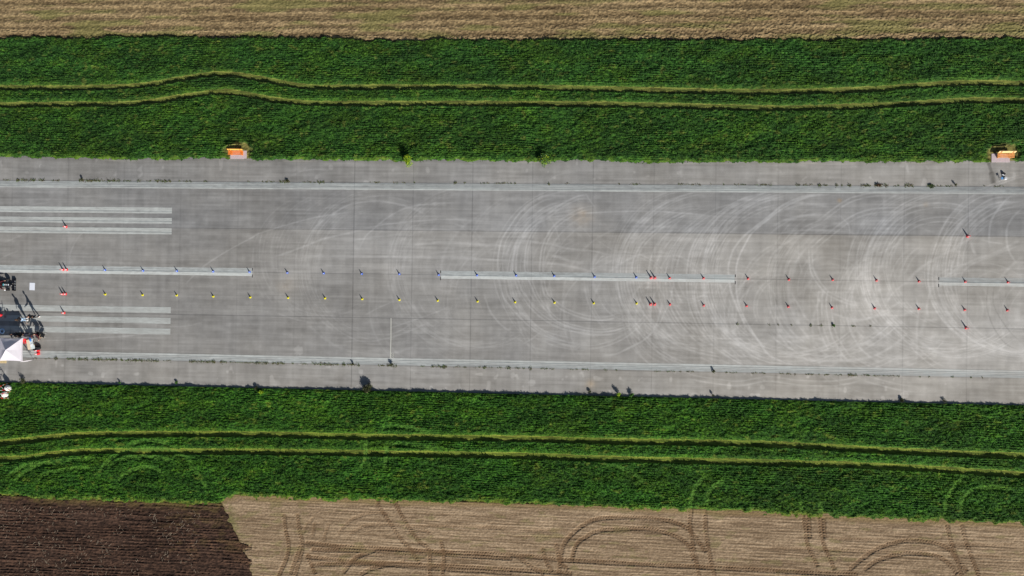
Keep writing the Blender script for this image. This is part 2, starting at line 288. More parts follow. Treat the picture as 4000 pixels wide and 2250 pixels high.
THICK = [
 (W(('T3', 560, 502, 350, 535, 150, 622, 0, 742), ('T2', 2440, 845, 2330, 935, 2235, 1055, 2190, 1180, 2178, 1280), ('B2', 2200, 20, 2235, 130, 2290, 260, 2345, 370, 2430, 480, 2574, 640)), .28, .95),
 (W(('T3', 660, 506, 450, 525, 250, 595, 100, 685, 0, 765), ('T2', 2510, 815, 2410, 905, 2340, 1025, 2285, 1140, 2255, 1280), ('B2', 2265, 90, 2310, 250, 2390, 400, 2480, 540, 2574, 672), ('B3', 120, 740, 300, 800)), .24, .95),
 (W(('T2', 370, 745, 600, 712, 900, 690, 1200, 680, 1450, 680, 1700, 697, 2000, 722)), .2, .7),
 (W(('T0', 1850, 1430, 2050, 1235, 2300, 1072, 2560, 932), ('T1', 0, 915, 200, 850, 400, 792, 600, 742, 850, 702, 1000, 685)), .2, .55),
 (W(('T1', 150, 1150, 330, 1092, 520, 1020, 700, 952, 880, 912, 1100, 862)), .28, .6),
 (W(('T1', 450, 1090, 520, 960, 600, 840, 750, 722, 900, 632, 1050, 592, 1250, 580, 1450, 612, 1600, 662, 1730, 722)), .25, .5),
 (W(('T1', 620, 680, 850, 600, 1000, 555, 1200, 530, 1400, 546, 1600, 602)), .25, .35),
 (W(('T1', 1030, 1080, 1100, 940, 1180, 862, 1300, 762, 1450, 672, 1600, 627, 1800, 600, 2100, 590)), .22, .5),
 (W(('T1', 1100, 850, 1300, 812, 1550, 786, 1800, 765, 2000, 762, 2300, 778)), .2, .5),
 (W(('T1', 880, 985, 1100, 955), ('T1', 1250, 932, 1600, 905)), .3, .3),
 (W(('T1', 1500, 1030, 1750, 1002, 1900, 990), ('T1', 2200, 1010, 2574, 1030)), .35, .45),
 (W(('T1', 400, 1130, 900, 1135, 1500, 1140, 2100, 1148, 2574, 1185), ('T2', 400, 1205, 700, 1260, 900, 1330)), .35, .5),
 (W(('T1', 1700, 1110, 2000, 1085), ('T1', 2300, 1090, 2574, 1110)), .3, .4),
 (W(('T2', 0, 970, 200, 985, 400, 1015, 600, 1060, 800, 1078, 1000, 1120)), .25, .5),
 (W(('T2', 350, 1105, 500, 1150, 600, 1185, 760, 1200)), .4, .55),
 (W(('T2', 830, 1240, 860, 1190, 900, 1140, 960, 1115)), .12, .35),
 (W(('T2', 820, 940, 900, 1000, 1000, 1060, 1100, 1100)), .12, .3),
 (W(('T0', 700, 1230, 712, 1100, 780, 955, 880, 862, 1050, 762, 1230, 702)), .2, .35),
 (W(('T0', 0, 1010, 200, 930, 420, 840)), .2, .25), (W(('T0', 0, 1170, 60, 1130, 200, 1070)), .2, .25),
 (W(('T0', 90, 740, 250, 640, 420, 600, 560, 585)), .15, .35),
 (W(('B1', 1640, 345, 1700, 420, 1850, 510, 2000, 580, 2180, 625)), .25, .6),
 (W(('B1', 860, 560, 1000, 540, 1150, 545, 1350, 510, 1550, 440, 1750, 350)), .25, .45),
 (W(('B1', 1080, 292, 1250, 202, 1400, 140)), .2, .35), (W(('B1', 580, 230, 700, 372, 800, 432)), .2, .3),
 (W(('B1', 160, 240, 350, 312, 550, 352, 800, 352)), .22, .35), (W(('B1', 900, 642, 1100, 667, 1300, 672, 1500, 640)), .25, .3),
 (W(('B1', 2290, 50, 2350, 230, 2420, 330, 2490, 400), ('B2', 40, 480)), .25, .5),
 (W(('B1', 1300, 430, 1600, 330, 1850, 240, 1950, 190)), .2, .4), (W(('B1', 1600, 340, 1450, 440, 1250, 500)), .18, .3),
 (W(('B0', 380, 545, 700, 532, 1000, 512, 1300, 490, 1500, 467, 1710, 448)), .18, .55),
 (W(('B0', 1100, 410, 1400, 370, 1800, 400, 2100, 340)), .15, .3),
 (W(('B2', 900, 692, 1050, 672, 1200, 602, 1330, 532, 1420, 440, 1480, 300, 1520, 100)), .26, .7),
 (W(('B2', 1400, 470, 1480, 380, 1550, 230, 1585, 170), ('T2', 1620, 1440, 1650, 1200)), .22, .45),
 (W(('B2', 1590, 190, 1650, 300, 1750, 440, 1900, 590, 2050, 680)), .22, .5),
 (W(('B2', 1620, 72, 1750, 108, 1850, 110, 1950, 72), ('B2', 2000, 20)), .2, .55), (W(('B2', 1640, 150, 1780, 157, 1880, 140, 1960, 100)), .18, .5),
 (W(('B2', 300, 440, 220, 510, 100, 580)), .2, .4), (W(('B2', 0, 480, 200, 600, 400, 650)), .2, .3),
 (W(('T3', 2490, 505, 2400, 562, 2300, 682, 2240, 802, 2225, 950, 2235, 1070)), .28, .75),
 (W(('T3', 2574, 642, 2480, 722, 2412, 832, 2402, 952, 2430, 1092, 2520, 1222)), .28, .75),
 (W(('T3', 310, 960, 312, 1150, 355, 1335)), .25, .4), (W(('T3', 90, 700, 300, 620, 500, 610, 720, 605)), .3, .4),
 (W(('T3', 0, 850, 200, 760, 400, 720, 600, 710)), .35, .5), (W(('T3', 0, 930, 120, 830, 300, 740, 560, 690)), .3, .45),
 (W(('T3', 60, 920, 250, 880, 500, 870, 850, 890)), .2, .4), (W(('T3', 700, 700, 800, 800, 825, 880, 810, 980)), .2, .45),
 (W(('T3', 0, 1190, 100, 1060, 250, 960, 380, 900)), .35, .5),
 (W(('T3', 1380, 1420, 1500, 1280, 1700, 1150, 1900, 1040, 2100, 900, 2250, 780)), .4, .45),
 (W(('T3', 1650, 1440, 1900, 1260, 2100, 1160, 2300, 1090, 2574, 950)), .35, .4),
 (W(('T3', 1900, 1440, 2000, 1250, 2250, 1130, 2574, 1010)), .3, .35), (W(('T3', 2280, 1440, 2400, 1280, 2574, 1120)), .4, .4),
 (W(('T3', 2040, 970, 2060, 1060, 2100, 1130)), .35, .6), (W(('T3', 2120, 962, 2250, 990, 2400, 1015)), .2, .6), (W(('T3', 1380, 1440, 1360, 1200, 1355, 990)), .2, .4),
 (W(('B3', 870, 0, 802, 150, 800, 330, 870, 520, 1000, 682, 1200, 800)), .3, .6),
 (W(('B3', 1280, 230, 1100, 295, 900, 322, 720, 290, 600, 240)), .3, .5), (W(('B3', 1400, 90, 1250, 200, 1000, 320, 760, 350)), .3, .4),
 (W(('B3', 100, 640, 300, 702, 500, 742, 800, 740, 1050, 700, 1300, 560, 1420, 440)), .35, .6),
 (W(('B3', 80, 480, 250, 502, 450, 492, 640, 452)), .25, .6), (W(('B3', 800, 600, 1000, 560, 1150, 470)), .4, .45),
 (W(('B3', 1480, 60, 1510, 250, 1500, 430, 1500, 640, 1490, 800)), .3, .4), (W(('B3', 1640, 0, 1600, 200, 1620, 330)), .3, .4),
 (W(('B3', 1830, 60, 1950, 250, 2100, 420)), .3, .35), (W(('B3', 1450, 460, 1600, 600, 1850, 720)), .4, .5),
 (W(('B3', 200, 0, 320, 200, 400, 330, 520, 380)), .25, .4), (W(('B3', 30, 50, 35, 200, 10, 330)), .2, .4), (W(('B3', 60, 100, 85, 230, 60, 370)), .2, .4),
 (W(('T3', 1400, 195, 1400, 240, 1415, 300)), .3, .7), (W(('T3', 1590, 215, 1620, 270)), .2, .4), (W(('T2', 350, 390, 450, 320, 570, 292)), .12, .3),
 (W(('T1', 340, 330, 450, 280, 600, 258, 780, 272)), .15, .35), (W(('T2', 730, 480, 780, 560, 850, 660)), .15, .35), (W(('T0', 405, 240, 400, 220, 420, 208)), .12, .6)]
for p, wd, v in THICK: TY.stroke(p, wd, v, soft=.8, gap=.3, seed=RNG.randrange(999))
# the densely driven right-hand area: many more faint circles of the same kind
for k in range(110):
    cx = RNG.choice([RNG.uniform(34, 84), RNG.uniform(42, 80), RNG.uniform(8, 40)]); cy = RNG.uniform(-5.5, 1.0) if cx > 34 else RNG.uniform(-4, 3)
    r = RNG.uniform(3.2, 8.6); a0 = RNG.uniform(95, 200); a1 = a0+RNG.uniform(40, 120)
    if RNG.random() < .25: a0 -= 120; a1 -= 120
    t = np.radians(np.linspace(a0, a1, 14)); pts = np.stack([cx+r*np.cos(t)*1.05, cy+r*np.sin(t)], 1)
    v = RNG.uniform(.16, .42)*(1 if cx > 34 else .6)
    if RNG.random() < .6: pair(pts, RNG.uniform(.3, .9), RNG.uniform(.15, .3), v, soft=.8)
    else: TY.stroke(pts, RNG.uniform(.2, .5), v, soft=.9, gap=.5, seed=k)
FAM = [(*P(2290, 1055), 8.1, 18, .8), (*P(2740, 1060), 8.2, 24, .85), (*P(2900, 1100), 7.8, 14, .8), (*P(3090, 1085), 8.9, 30, 1.0), (*P(3330, 1120), 7.6, 16, .9), (*P(3700, 1060), 8.2, 22, 1.1), (*P(4000, 1070), 8.6, 20, 1.1), (*P(1500, 1050), 8.6, 14, .6), (*P(1850, 1060), 8.4, 14, .6), (*P(1300, 980), 7.5, 8, .5), (*P(3560, 1180), 6.2, 14, .9), (*P(3000, 1230), 5.2, 10, .8)]
for fx, fy, fr, n_, st_ in FAM:
    for k in range(n_):
        r = fr+RNG.gauss(0, .75); a0 = RNG.uniform(80, 165); a1 = RNG.uniform(195, 285); ox, oy = RNG.gauss(0, .8), RNG.gauss(0, .5)
        if RNG.random() < .2: a0 = RNG.uniform(200, 240); a1 = a0+RNG.uniform(60, 110)
        t = np.radians(np.linspace(a0, a1, 14)); pts = np.stack([fx+ox+r*1.04*np.cos(t), np.clip(fy+oy+r*np.sin(t), -12, 11)], 1); v = RNG.uniform(.16, .42)*st_
        if RNG.random() < .75: pair(pts, RNG.uniform(.22, .5), RNG.uniform(.09, .16), v*1.1, soft=.6)
        else: TY.stroke(pts, RNG.uniform(.25, .55), v*.9, soft=.9, gap=.5, seed=k)
for k in range(60):
    cx = RNG.uniform(46, 88); cy = RNG.uniform(-4.5, 0.5); r = RNG.uniform(3.5, 8.5); a0 = RNG.uniform(110, 260); a1 = a0+RNG.uniform(50, 110)
    t = np.radians(np.linspace(a0, a1, 12)); TY.stroke(np.stack([cx+r*np.cos(t), cy+r*np.sin(t)], 1), RNG.uniform(.6, 1.5), RNG.uniform(.08, .17), soft=1.0, gap=.6, seed=k+400)
for k in range(40):
    x = RNG.uniform(50, 86); y = RNG.uniform(-9, -1); ln_ = RNG.uniform(3, 9); a = R(RNG.uniform(-20, 60))
    TY.stroke(np.array([[x, y], [x+ln_*.5*math.cos(a), y+ln_*.5*math.sin(a)+.3], [x+ln_*math.cos(a+.2), y+ln_*math.sin(a+.2)]]), RNG.uniform(.3, .7), RNG.uniform(.1, .25), soft=.9, gap=.5, seed=k)
DK = Canvas(XA, XB, -15, 15)
for p, wd, v in [(W(('B3', 2222, -60, 2200, 150, 2222, 280, 2285, 430, 2400, 575, 2560, 645)), .12, .9), (W(('B3', 2285, -60, 2265, 120, 2292, 230, 2362, 350, 2462, 480, 2574, 570)), .12, .9),
                 (W(('B3', 2400, 30, 2395, 120, 2430, 240)), .1, .4), (W(('B3', 2340, 0, 2340, 150, 2400, 320, 2500, 440)), .1, .35),
                 (W(('B3', 1480, 100, 1490, 200, 1510, 310)), .14, .5), (W(('B3', 20, 640, 150, 740, 300, 820, 430, 860)), .1, .4),
                 (W(('T1', 1945, 1130, 1955, 1165, 1975, 1210)), .08, .5), (W(('B3', 1100, 490, 1090, 560, 1140, 620)), .7, .35), (W(('B3', 1560, 250, 1570, 320)), .9, .35)]:
    DK.stroke(p, wd, v, soft=.7, gap=.3)
# a wet patch running from the bench to the joint
wet = W(('T3', 2222, 195, 2250, 290, 2268, 400)); DK.stroke(wet[:2], .42, 1.7, fade=False, soft=.4, gap=.3); DK.stroke(wet, .34, .5, fade=False, soft=.6); DK.stroke(wet[1:], .72, 1.8, fade=False, soft=.5, gap=.4)

def chev(S, T, w_): 
    ph = (S-np.abs(T)*.9)/.3
    return (.35+.65*(np.sin(ph*2*np.pi) > -.1))*(1-np.clip((np.abs(T)/(w_/2)-.8)/.2, 0, 1))

# ------------------------------------------------------------ concrete colour
def concrete(X, Y):
    lane_n = ss(JN1-.15, JN1+.15, Y)*(1-ss(JN2-.1, JN2+.1, Y))
    sh_n = ss(JN2-.1, JN2+.1, Y); sh_s = 1-ss(JS2-.1, JS2+.1, Y)
    xr = ss(20, 60, X)
    t = 142+6*xr-3*ss(10, -30, X)+3*ss(0, 20, X)
    t = t-(4+4*xr)*lane_n-2*sh_n*(1)+4*sh_s
    t = t+11*ss(30, 66, X)*(1-ss(JN1-1.5, JN1+.2, Y))*(1-.5*sh_s)+5*ss(66, 84, X)*(1-ss(-3, 3, Y))+6*ss(44, 66, X)*(1-ss(-4, -1, Y))*(1-sh_s)+4*ss(-4, 6, X)*(1-ss(22, 30, X))*ss(-2, 1, Y)*(1-ss(5, 8, Y))
    t = t+3.5*ss(0, 14, X)*(1-ss(14, 30, X))*(1-ss(3, 5, Y))*ss(-3, 0, Y)
    # slab to slab difference, brushed streaks, soiling
    i = np.floor(X/L); lane = (Y > JN2)*4+(Y > JN1)*2.0+(Y > JC)*1.+(Y > JS1)*3.+(Y > JS2)*7.
    t = t+(_h(i, lane*3+11, 5)-.5)*3.5
    t = t+(fbm(X, Y, 7, 3.2, 21, 4)-.5)*36*(.6+.4*xr)+(fbm(X, Y, 2.2, .9, 23, 3)-.5)*20
    t = t+(fbm(X, Y, .55, 6, 31, 3)-.5)*17+(fbm(X, Y, 5, .22, 41, 3)-.5)*26
    t = t+(fbm(X, Y, .5, .5, 51, 3)-.5)*14
    jx = np.abs(X-np.round(X/L)*L); t = t+4*np.exp(-(jx/.45)**2)*(.3+.7*_h(np.round(X/L), lane, 77))*vn(X, Y, 3, 1.6, 61)-2*np.exp(-(jx/.12)**2)
    t = t+4*np.exp(-((Y-south_edge(X)-.55)/.07)**2)*(vn(X, Y, 4, .3, 63) > .3)
    ed = np.minimum(north_edge(X)-Y, 99); t = t-9*np.exp(-(ed/.28)**2)
    sp = fbm(X, Y, .8, .8, 71, 2); t = t+14*ss(.74, .84, sp)*(sh_n+sh_s*1.2+.15)
    ty = np.clip(TY.read(X, Y), 0, 1.5); brk = .7+.5*vn(X, Y, .5, .22, 81)
    t = t+35*(1-np.exp(-ty*1.25))*brk
    t = t-np.clip(DK.read(X, Y), 0, 2.5)*21
    warm = .4+.8*fbm(X, Y, 5, 5, 91, 3)+.5*xr*(1-lane_n)-.45*lane_n-.15*sh_n+.3*sh_s-np.clip(ty, 0, 1)*.2
    c = np.stack([t+warm*3.2, t+warm*.4+.4, t-warm*4.2+.8], -1)
    c = c+(17*np.exp(-((north_edge(X)-Y-.10)/.10)**2)*ss(.5, .75, fbm(X, Y, 3, 9, 95, 2)))[..., None]*np.array([1.1, 1, .85])
    for (p, q, rr) in [('B2', (10, 890), .35), ('B2', (2515, 1010), .28), ('B2', (200, 970), .4), ('B2', (510, 935), .14), ('B3', (1370, 1090), .5), ('B2', (1085, 1290), .3), ('B1', (430, 640), .6), ('B2', (500, 405-560*2.574/2.574+0), .3)][:7]:
        g = W((p, q[0], q[1]))[0]; c = c+(ss(1.1, .7, np.sqrt((X-g[0])**2+(Y-g[1])**2)/rr+.5*(vn(X, Y, .2, .2, 97)-.5))*16)[..., None]
    # rusty bloom
    for (p, q, rr, s_) in [('T2', (700, 725), 1.1, 10), ('B2', (790, 975), .5, 14), ('B1', (300, -10), 1.0, 5), ('T3', (720, 575), .25, 14), ('T3', (1590, 615), .25, 9)]:
        g = W((p, q[0], q[1]))[0]; e = np.exp(-(((X-g[0])/rr)**2+((Y-g[1])/(rr*.9))**2))*s_*(.5+vn(X, Y, .4, .4, 5))
        c = c+e[..., None]*np.array([1, .35, -.4])
    return c
def joints(X, Y, c, s=1.0):
    wob = (vn(X, Y, 2.2, 2.2, 101)-.5)*.03
    d = np.full(X.shape, 9.0)
    k = np.round(X/L); xs_ = (.22+.28*ss(-1, 8, X))*(.7+.6*_h(k, k*0+3, 9))+.35*(k == 1); v = np.exp(-((X+wob-k*L)/.035)**2)*xs_*(.6+.6*vn(X, Y, .3, 1.5, 103))
    h = 0
    for j, st in ((JN2, .7), (JN1, 1.), (JC, .9), (JS1, 1.), (JS2, .7)):
        h = np.maximum(h, np.exp(-((Y+wob-j)/.038)**2)*st*(.7+.5*vn(X, Y, 1.1, .3, 105)))
    g = np.clip(np.maximum(v, h), 0, 1)*s
    return c-g[..., None]*np.array([38, 37, 35])
def to_alb(c): return np.clip(lin(np.clip(c, 6, 245))/EXPO, .005, .9)

CONC = cmat('worn concrete', rough=.92, noise=.085, scale=14, stretch=(1, 1, 1))
X, Y = grid_arrays(XA, XB, -16.6, 14.6, .075, .065)
Z = (fbm(X, Y, 6, 4, 7, 2)-.5)*.01
o = grid_obj('runway', X, Y, Z, to_alb(joints(X, Y, concrete(X, Y))), CONC, keep=(Y < north_edge(X)+1.2) & (Y > south_edge(X)-1.2)); tag(o, kind='structure')

# painted markings: sheets a few millimetres above the slabs
PAINT = cmat('worn white road paint', rough=.85, noise=.08, scale=20)
def marking(name, x0, x1, y0, y1, base=188, grooves=(), solid=None, worn=.35, tilt=0.0, z=.010, res=.06):
    X, Y = grid_arrays(x0, x1, y0, y1, res, .02 if y1-y0 < 2 else .05)
    c = concrete(X, Y); pnt = np.zeros(X.shape)+base+(fbm(X, Y, 3, .12, 301, 3)-.5)*22+(fbm(X, Y, .4, .4, 303, 2)-.5)*10
    p = np.stack([pnt+2, pnt+6, pnt+3], -1)
    ww = worn+.5*(fbm(X, Y, 5, .3, 305, 3)-.5)+.5*(fbm(X, Y, .5, .15, 309, 2)-.5)+.22*ss(45, 80, X)+.25*np.clip(TY.read(X, Y), 0, 1)
    c = mixc(p, c+3, np.clip(ww, 0, 1))
    for g in grooves:
        gw = np.exp(-((Y-(y0+g))/.032)**2)*(.5+.9*vn(X, Y, 5, 9, int(g*1000)))
        c = c-np.clip(gw, 0, 1)[..., None]*np.array([58, 55, 50])
    c = joints(X, Y, c, .6)
    e = .018*(vn(X, Y, .5, .5, 311)-.5)
    o = grid_obj(name, X, Y+e, np.full(X.shape, z), to_alb(c), PAINT); return tag(o, kind='structure')
marking('runway_edge_line', XA, XB, JN2-.84, JN2-.05, 186, (.2, .34, .46, .6, .73), worn=.22)
marking('runway_edge_line', XA, XB, JS2+.06, JS2+.86, 190, (.06, .2, .36, .55), worn=.22)
def wx(px, py): return float(P(px, py)[0])
def wy(px, py): return float(P(px, py)[1])
for (x0, x1, yy) in ((-44, wx(985, 1062), 0), (wx(1722.6, 1073), wx(2870, 1088), 0), (wx(3667, 1098), 90, 0)):
    marking('centre_line', x0, x1, -.42, .46, 202, (.37, .46, .57, .68, .8), worn=.12)
for i, (a, b) in enumerate(((645, 706), (751, 808), (851, 916))):
    marking('threshold_stripe', -44, wx(671, 880), wy(671, 560+b/2.574), wy(671, 560+a/2.574), 186, (.25,), worn=.18)
for i, (a, b) in enumerate(((206, 266), (314, 373), (421, 481))):
    marking('threshold_stripe', -44, wx(667, 1250), wy(667, 1120+b/2.574), wy(667, 1120+a/2.574), 182, (), worn=.22)
WHITE = mat('distance paint', alb(205, 205, 196), rough=.8, noise=.12, scale=9)
DARKM = mat('black tar tick', alb(72, 72, 72), rough=.9, noise=.3, scale=30)
b = MB(); a0 = W(('B1', 1358, 317))[0]; a1 = W(('B1', 1351, 718))[0]
def strokes(b, pts, w_, z=.014):
    for (p, q) in zip(pts[:-1], pts[1:]):
        p = np.array(p, float); q = np.array(q, float); d = (q-p)/np.linalg.norm(q-p); n = np.array([-d[1], d[0]])*w_/2; p = p-d*w_*.3; q = q+d*w_*.3
        b.add([(*(p-n), z), (*(q-n), z), (*(q+n), z), (*(p+n), z)], [(0, 1, 2, 3)]); z += .0006
mid = (a0+a1)/2+np.array([.03, 0]); strokes(b, [a0, mid, a1], .085)
tag(b.build('distance_line', WHITE), kind='structure')
# the figures 2 0 0, read from the side: their tops point right
b = MB(); t0 = W(('B1', 1356, 664))[0]
def glyph(pts, i):   # pts in (along, up) glyph units 0..1 x 0..1
    out = []
    for (u, v) in pts: out.append((t0[0]+.03+v*.30, t0[1]-(i*.215+u*.16)))
    return out
strokes(b, glyph([(0, .8), (.2, 1), (.8, 1), (1, .8), (.9, .5), (0, 0), (1, 0)], 0), .035)
zero = [(.5+.5*math.cos(a), .5+.5*math.sin(a)) for a in np.linspace(0, 2*math.pi, 13)]
strokes(b, glyph(zero, 1), .035); strokes(b, glyph(zero, 2), .035)
tag(b.build('distance_number', WHITE), kind='structure')
for px, py in ((986, 1062), (1721.5, 1073), (2872.5, 1088), (3667, 1099)):
    b = MB(); x = wx(px, py); b.box((x, .33, .008), (.09, .30, .012)); b.box((x, -.43, .008), (.09, .34, .012)); tag(b.build('tar_mark', DARKM), kind='structure')

# ------------------------------------------------------------ stubble, ploughed soil, meadow
SOIL = cmat('stubble soil', rough=.95, noise=.22, scale=7)
FLD = Canvas(XA, XB, -42, -26)
CH = [W(('S1', 280, 840, 300, 1000, 330, 1150, 310, 1280, 240, 1440, 200, 1540)), W(('S1', 420, 840, 440, 1000, 470, 1150, 440, 1300, 400, 1440, 380, 1540)),
 W(('S1', 1220, 730, 1330, 900, 1450, 1080, 1540, 1180, 1650, 1340)), W(('S1', 1400, 730, 1520, 950, 1650, 1120, 1740, 1200, 1750, 1440, 1760, 1530)), W(('S1', 1860, 1110, 1890, 1250, 1880, 1440, 1880, 1540)),
 W(('S1', 500, 1130, 900, 1170, 1400, 1195, 1900, 1225, 2574, 1255), ('S2', 500, 1300, 1000, 1330, 1600, 1360, 2574, 1405), ('S3', 400, 1430, 900, 1445)),
 W(('S1', 560, 1200, 1000, 1210, 1500, 1225, 2574, 1290)), W(('S1', 500, 1270, 900, 1310, 1500, 1345, 2000, 1365, 2574, 1400), ('S2', 600, 1440)), W(('S1', 560, 1350, 1200, 1345, 1800, 1385, 2574, 1430)),
 W(('S2', 470, 1440, 510, 1180, 580, 1070, 680, 980, 800, 910, 950, 880, 1200, 875, 1450, 890, 1620, 920, 1760, 980, 1850, 1080, 1950, 1220)),
 W(('S2', 600, 1300, 650, 1150, 750, 1070, 880, 1010, 1100, 990, 1350, 990, 1550, 1030, 1700, 1090, 1790, 1180, 1830, 1300)),
 W(('S2', 1800, 810, 1790, 950, 1820, 1150, 1860, 1350, 1890, 1500)), W(('S2', 1950, 810, 1950, 1000, 1980, 1200, 2030, 1440, 2040, 1540)),
 W(('S2', 310, 1180, 340, 1300, 400, 1420)), W(('S2', 450, 1140, 480, 1300, 560, 1400)), W(('S2', 60, 1270, 200, 1370, 320, 1440)),
 W(('S3', 360, 870, 380, 1000, 400, 1150, 450, 1260, 500, 1370)), W(('S3', 520, 870, 540, 1050, 570, 1170, 620, 1280, 670, 1400)), W(('S3', 410, 870, 415, 1000, 420, 1080)), W(('S3', 560, 880, 565, 1000, 575, 1080)),
 W(('S3', 820, 1400, 950, 1290, 1100, 1190, 1280, 1130, 1450, 1105, 1650, 1130, 1800, 1180, 1900, 1290, 2000, 1420)),
 W(('S3', 970, 1400, 1100, 1310, 1300, 1250, 1450, 1235, 1700, 1265, 1830, 1350, 1900, 1440)),
 W(('S3', 1800, 940, 1830, 1080, 1870, 1200, 1940, 1440, 1960, 1540)), W(('S3', 1950, 940, 1980, 1080, 2040, 1250, 2110, 1440, 2140, 1540)),
 W(('S1', 450, 1160, 400, 1300, 350, 1440)), W(('S1', 520, 1240, 570, 1380, 600, 1440)), W(('S1', 880, 1430, 1000, 1290, 1200, 1200)), W(('S1', 1050, 1449, 1200, 1380, 1500, 1320))]
CHF = [W(('S1', 610, 850, 520, 950, 450, 1080)), W(('S1', 740, 920, 700, 1050, 680, 1130)), W(('S1', 600, 900, 570, 1080)), W(('S1', 800, 1110, 880, 980, 1000, 880, 1150, 835, 1300, 840, 1450, 870)), W(('S1', 920, 1100, 1000, 1010, 1150, 950, 1350, 950, 1700, 1010, 1800, 1120)),
 W(('S2', 0, 1010, 500, 1020, 700, 1080)), W(('S2', 0, 1070, 600, 1085, 900, 1090)), W(('S3', 600, 1095, 1200, 1110)), W(('S3', 1700, 1140, 2574, 1170)), W(('S3', 0, 1190, 700, 1205, 1400, 1235)), W(('S1', 1500, 960, 2574, 985)), W(('S1', 700, 1250, 1500, 1262, 2400, 1330)), W(('S3', 1900, 1260, 2574, 1290)), W(('S1', 800, 1260, 880, 1340, 900, 1449))]
for p in CH: FLD.stroke(p, .5, 1.0, fn=chev, fade=False)
for p in CHF: FLD.stroke(p, .4, .5, fn=chev)
for p in [W(('S0', 1930, 1130, 2000, 1280)), W(('S0', 2030, 1040, 2100, 1100, 2150, 1200)), W(('S0', 2150, 1100, 2350, 1140, 2530, 1165)), W(('S0', 2250, 1230, 2400, 1200, 2530, 1180)), W(('S0', 2350, 1290, 2530, 1340)), W(('S0', 1880, 1180, 1960, 1300))]: FLD.stroke(p, .45, 1.0, fn=chev, fade=False)

def stub_south(X, Y):
    Yr = Y+.0135*X
    rows = .5+.5*np.sin(Yr*2*np.pi/.33+2*(vn(X, Y, 6, .5, 401)-.5))
    st = fbm(X, Yr, 2.4, .085, 403, 3); cl = fbm(X, Y, .16, .11, 405, 3); big = fbm(X, Yr, 14, 1.0, 407, 3)
    t = .6*st+.08*rows+.32*cl
    c = mixc(np.array([112, 96, 77.]), np.array([180, 163, 139.]), ss(.25, .78, t))
    c = c+((big-.5)*26)[..., None]*np.array([1, .97, .9])
    g = ss(.60, .76, fbm(X, Y, 1.6, .5, 409, 3)); c = mixc(c, np.array([118, 116, 76.]), g*.4)
    ed = stub_s(X)-Y; c = mixc(c, np.array([132, 116, 80.]), .65*np.exp(-(ed/.35)**2)); c = mixc(c, np.array([98, 104, 58.]), .6*np.exp(-((X-plough_x(Y))/.9)**2)*ss(-31.5, -29.5, Y)*ss(.3, .6, fbm(X, Y, .5, .3, 413, 3)))
    f = np.clip(FLD.read(X, Y), 0, 1.4)
    c = mixc(c, np.array([100, 79, 58.]), np.clip(f*(.22+.5*vn(X, Y, 1.3, .8, 411)), 0, .8))
    z = .03+.012*rows+.05*(cl-.5)+.03*(st-.5)-.06*f
    return c, z
X, Y = grid_arrays(-13.5, XB, -42, -25.5, .07, .06)
keep = (Y < stub_s(X)+.5) & (X > plough_x(Y)-.5)
c, Z = stub_south(X, Y)
tag(grid_obj('stubble_field', X, Y, Z, to_alb(c*np.array([1.02, .985, .945])), SOIL, keep), kind='structure')

PL = cmat('ploughed earth', rough=.97, noise=.3, scale=6)
X, Y = grid_arrays(XA, -2, -42, -26.5, .06, .05)
Yr = Y+.004*X
rows = (.5+.5*np.sin(Yr*2*np.pi/.36+5*(vn(X, Y, 5, .6, 421)-.5)))*ss(.3, .7, fbm(X, Y, 3, .5, 431, 2))+fbm(X, Yr, 7, .5, 433, 2)-.3
cl = fbm(X, Y, .22, .16, 423, 4); st = fbm(X, Yr, .9, .09, 425, 3); big = fbm(X, Y, 5, 1.2, 427, 3)
c = mixc(np.array([44, 33, 28.]), np.array([98, 78, 66.]), ss(.28, .75, .5*cl+.5*st))+((big-.5)*26)[..., None]
d = stub_s(X)-Y; gm = np.exp(-(d/.6)**2)*ss(.25, .6, fbm(X, Y, .7, .35, 435, 3))*.8+.35*ss(.55, .75, fbm(X, Y, 1, .4, 429, 2))*ss(-17, -13, X)*ss(-33, -31.5, Y)
c = mixc(c, np.array([104, 96, 58.]), np.clip(gm, 0, .8))
f = np.clip(FLD.read(X, Y), 0, 1); c = mixc(c, np.array([122, 98, 76.]), f*.45)
Z = -.02+.06*rows+.12*(cl-.5)+.04*(st-.5)-.02*f+.10*ss(-1.6, -.4, X-plough_x(Y))
tag(grid_obj('ploughed_field', X, Y, Z, to_alb(c*np.array([.93, .87, .82])), PL, (Y < stub_s(X)+.4) & (X < plough_x(Y)+.9*(fbm(X, Y, .9, .5, 3, 3)-.45)+1.2*np.exp(-((Y-P(975, 2133)[1])/.25)**2)+.9*np.exp(-((Y-P(975, 2190)[1])/.2)**2))), kind='structure')

X, Y = grid_arrays(XA, XB, 26.2, 38, .07, .06)
cl = fbm(X, Y, .2, .14, 441, 4); st = fbm(X, Y, 1.2, .12, 443, 3); big = fbm(X, Y, 9, .8, 445, 3)
rows = .5+.5*np.sin(Y*2*np.pi/.95+2*(vn(X, Y, 8, .8, 447)-.5))
c = mixc(np.array([88, 76, 55.]), np.array([172, 154, 118.]), ss(.25, .75, .5*cl+.35*st+.15*rows))+((big-.5)*30)[..., None]*np.array([1, 1, .9])
g = ss(.5, .72, fbm(X, Y, 5, .7, 449, 3))*.5; c = mixc(c, np.array([112, 120, 66.]), g)
dd = Y-stub_n(X); rough = 1+.9*np.exp(-dd/1.5)+.8*ss(10, 50, X)*np.exp(-dd/4)
Z = .02+.10*(cl-.5)*rough+.03*(st-.5)+.03*rows
tag(grid_obj('stubble_field', X, Y, Z, to_alb(c*np.array([1.0, .965, .93])), SOIL, Y > stub_n(X)-.6), kind='structure')

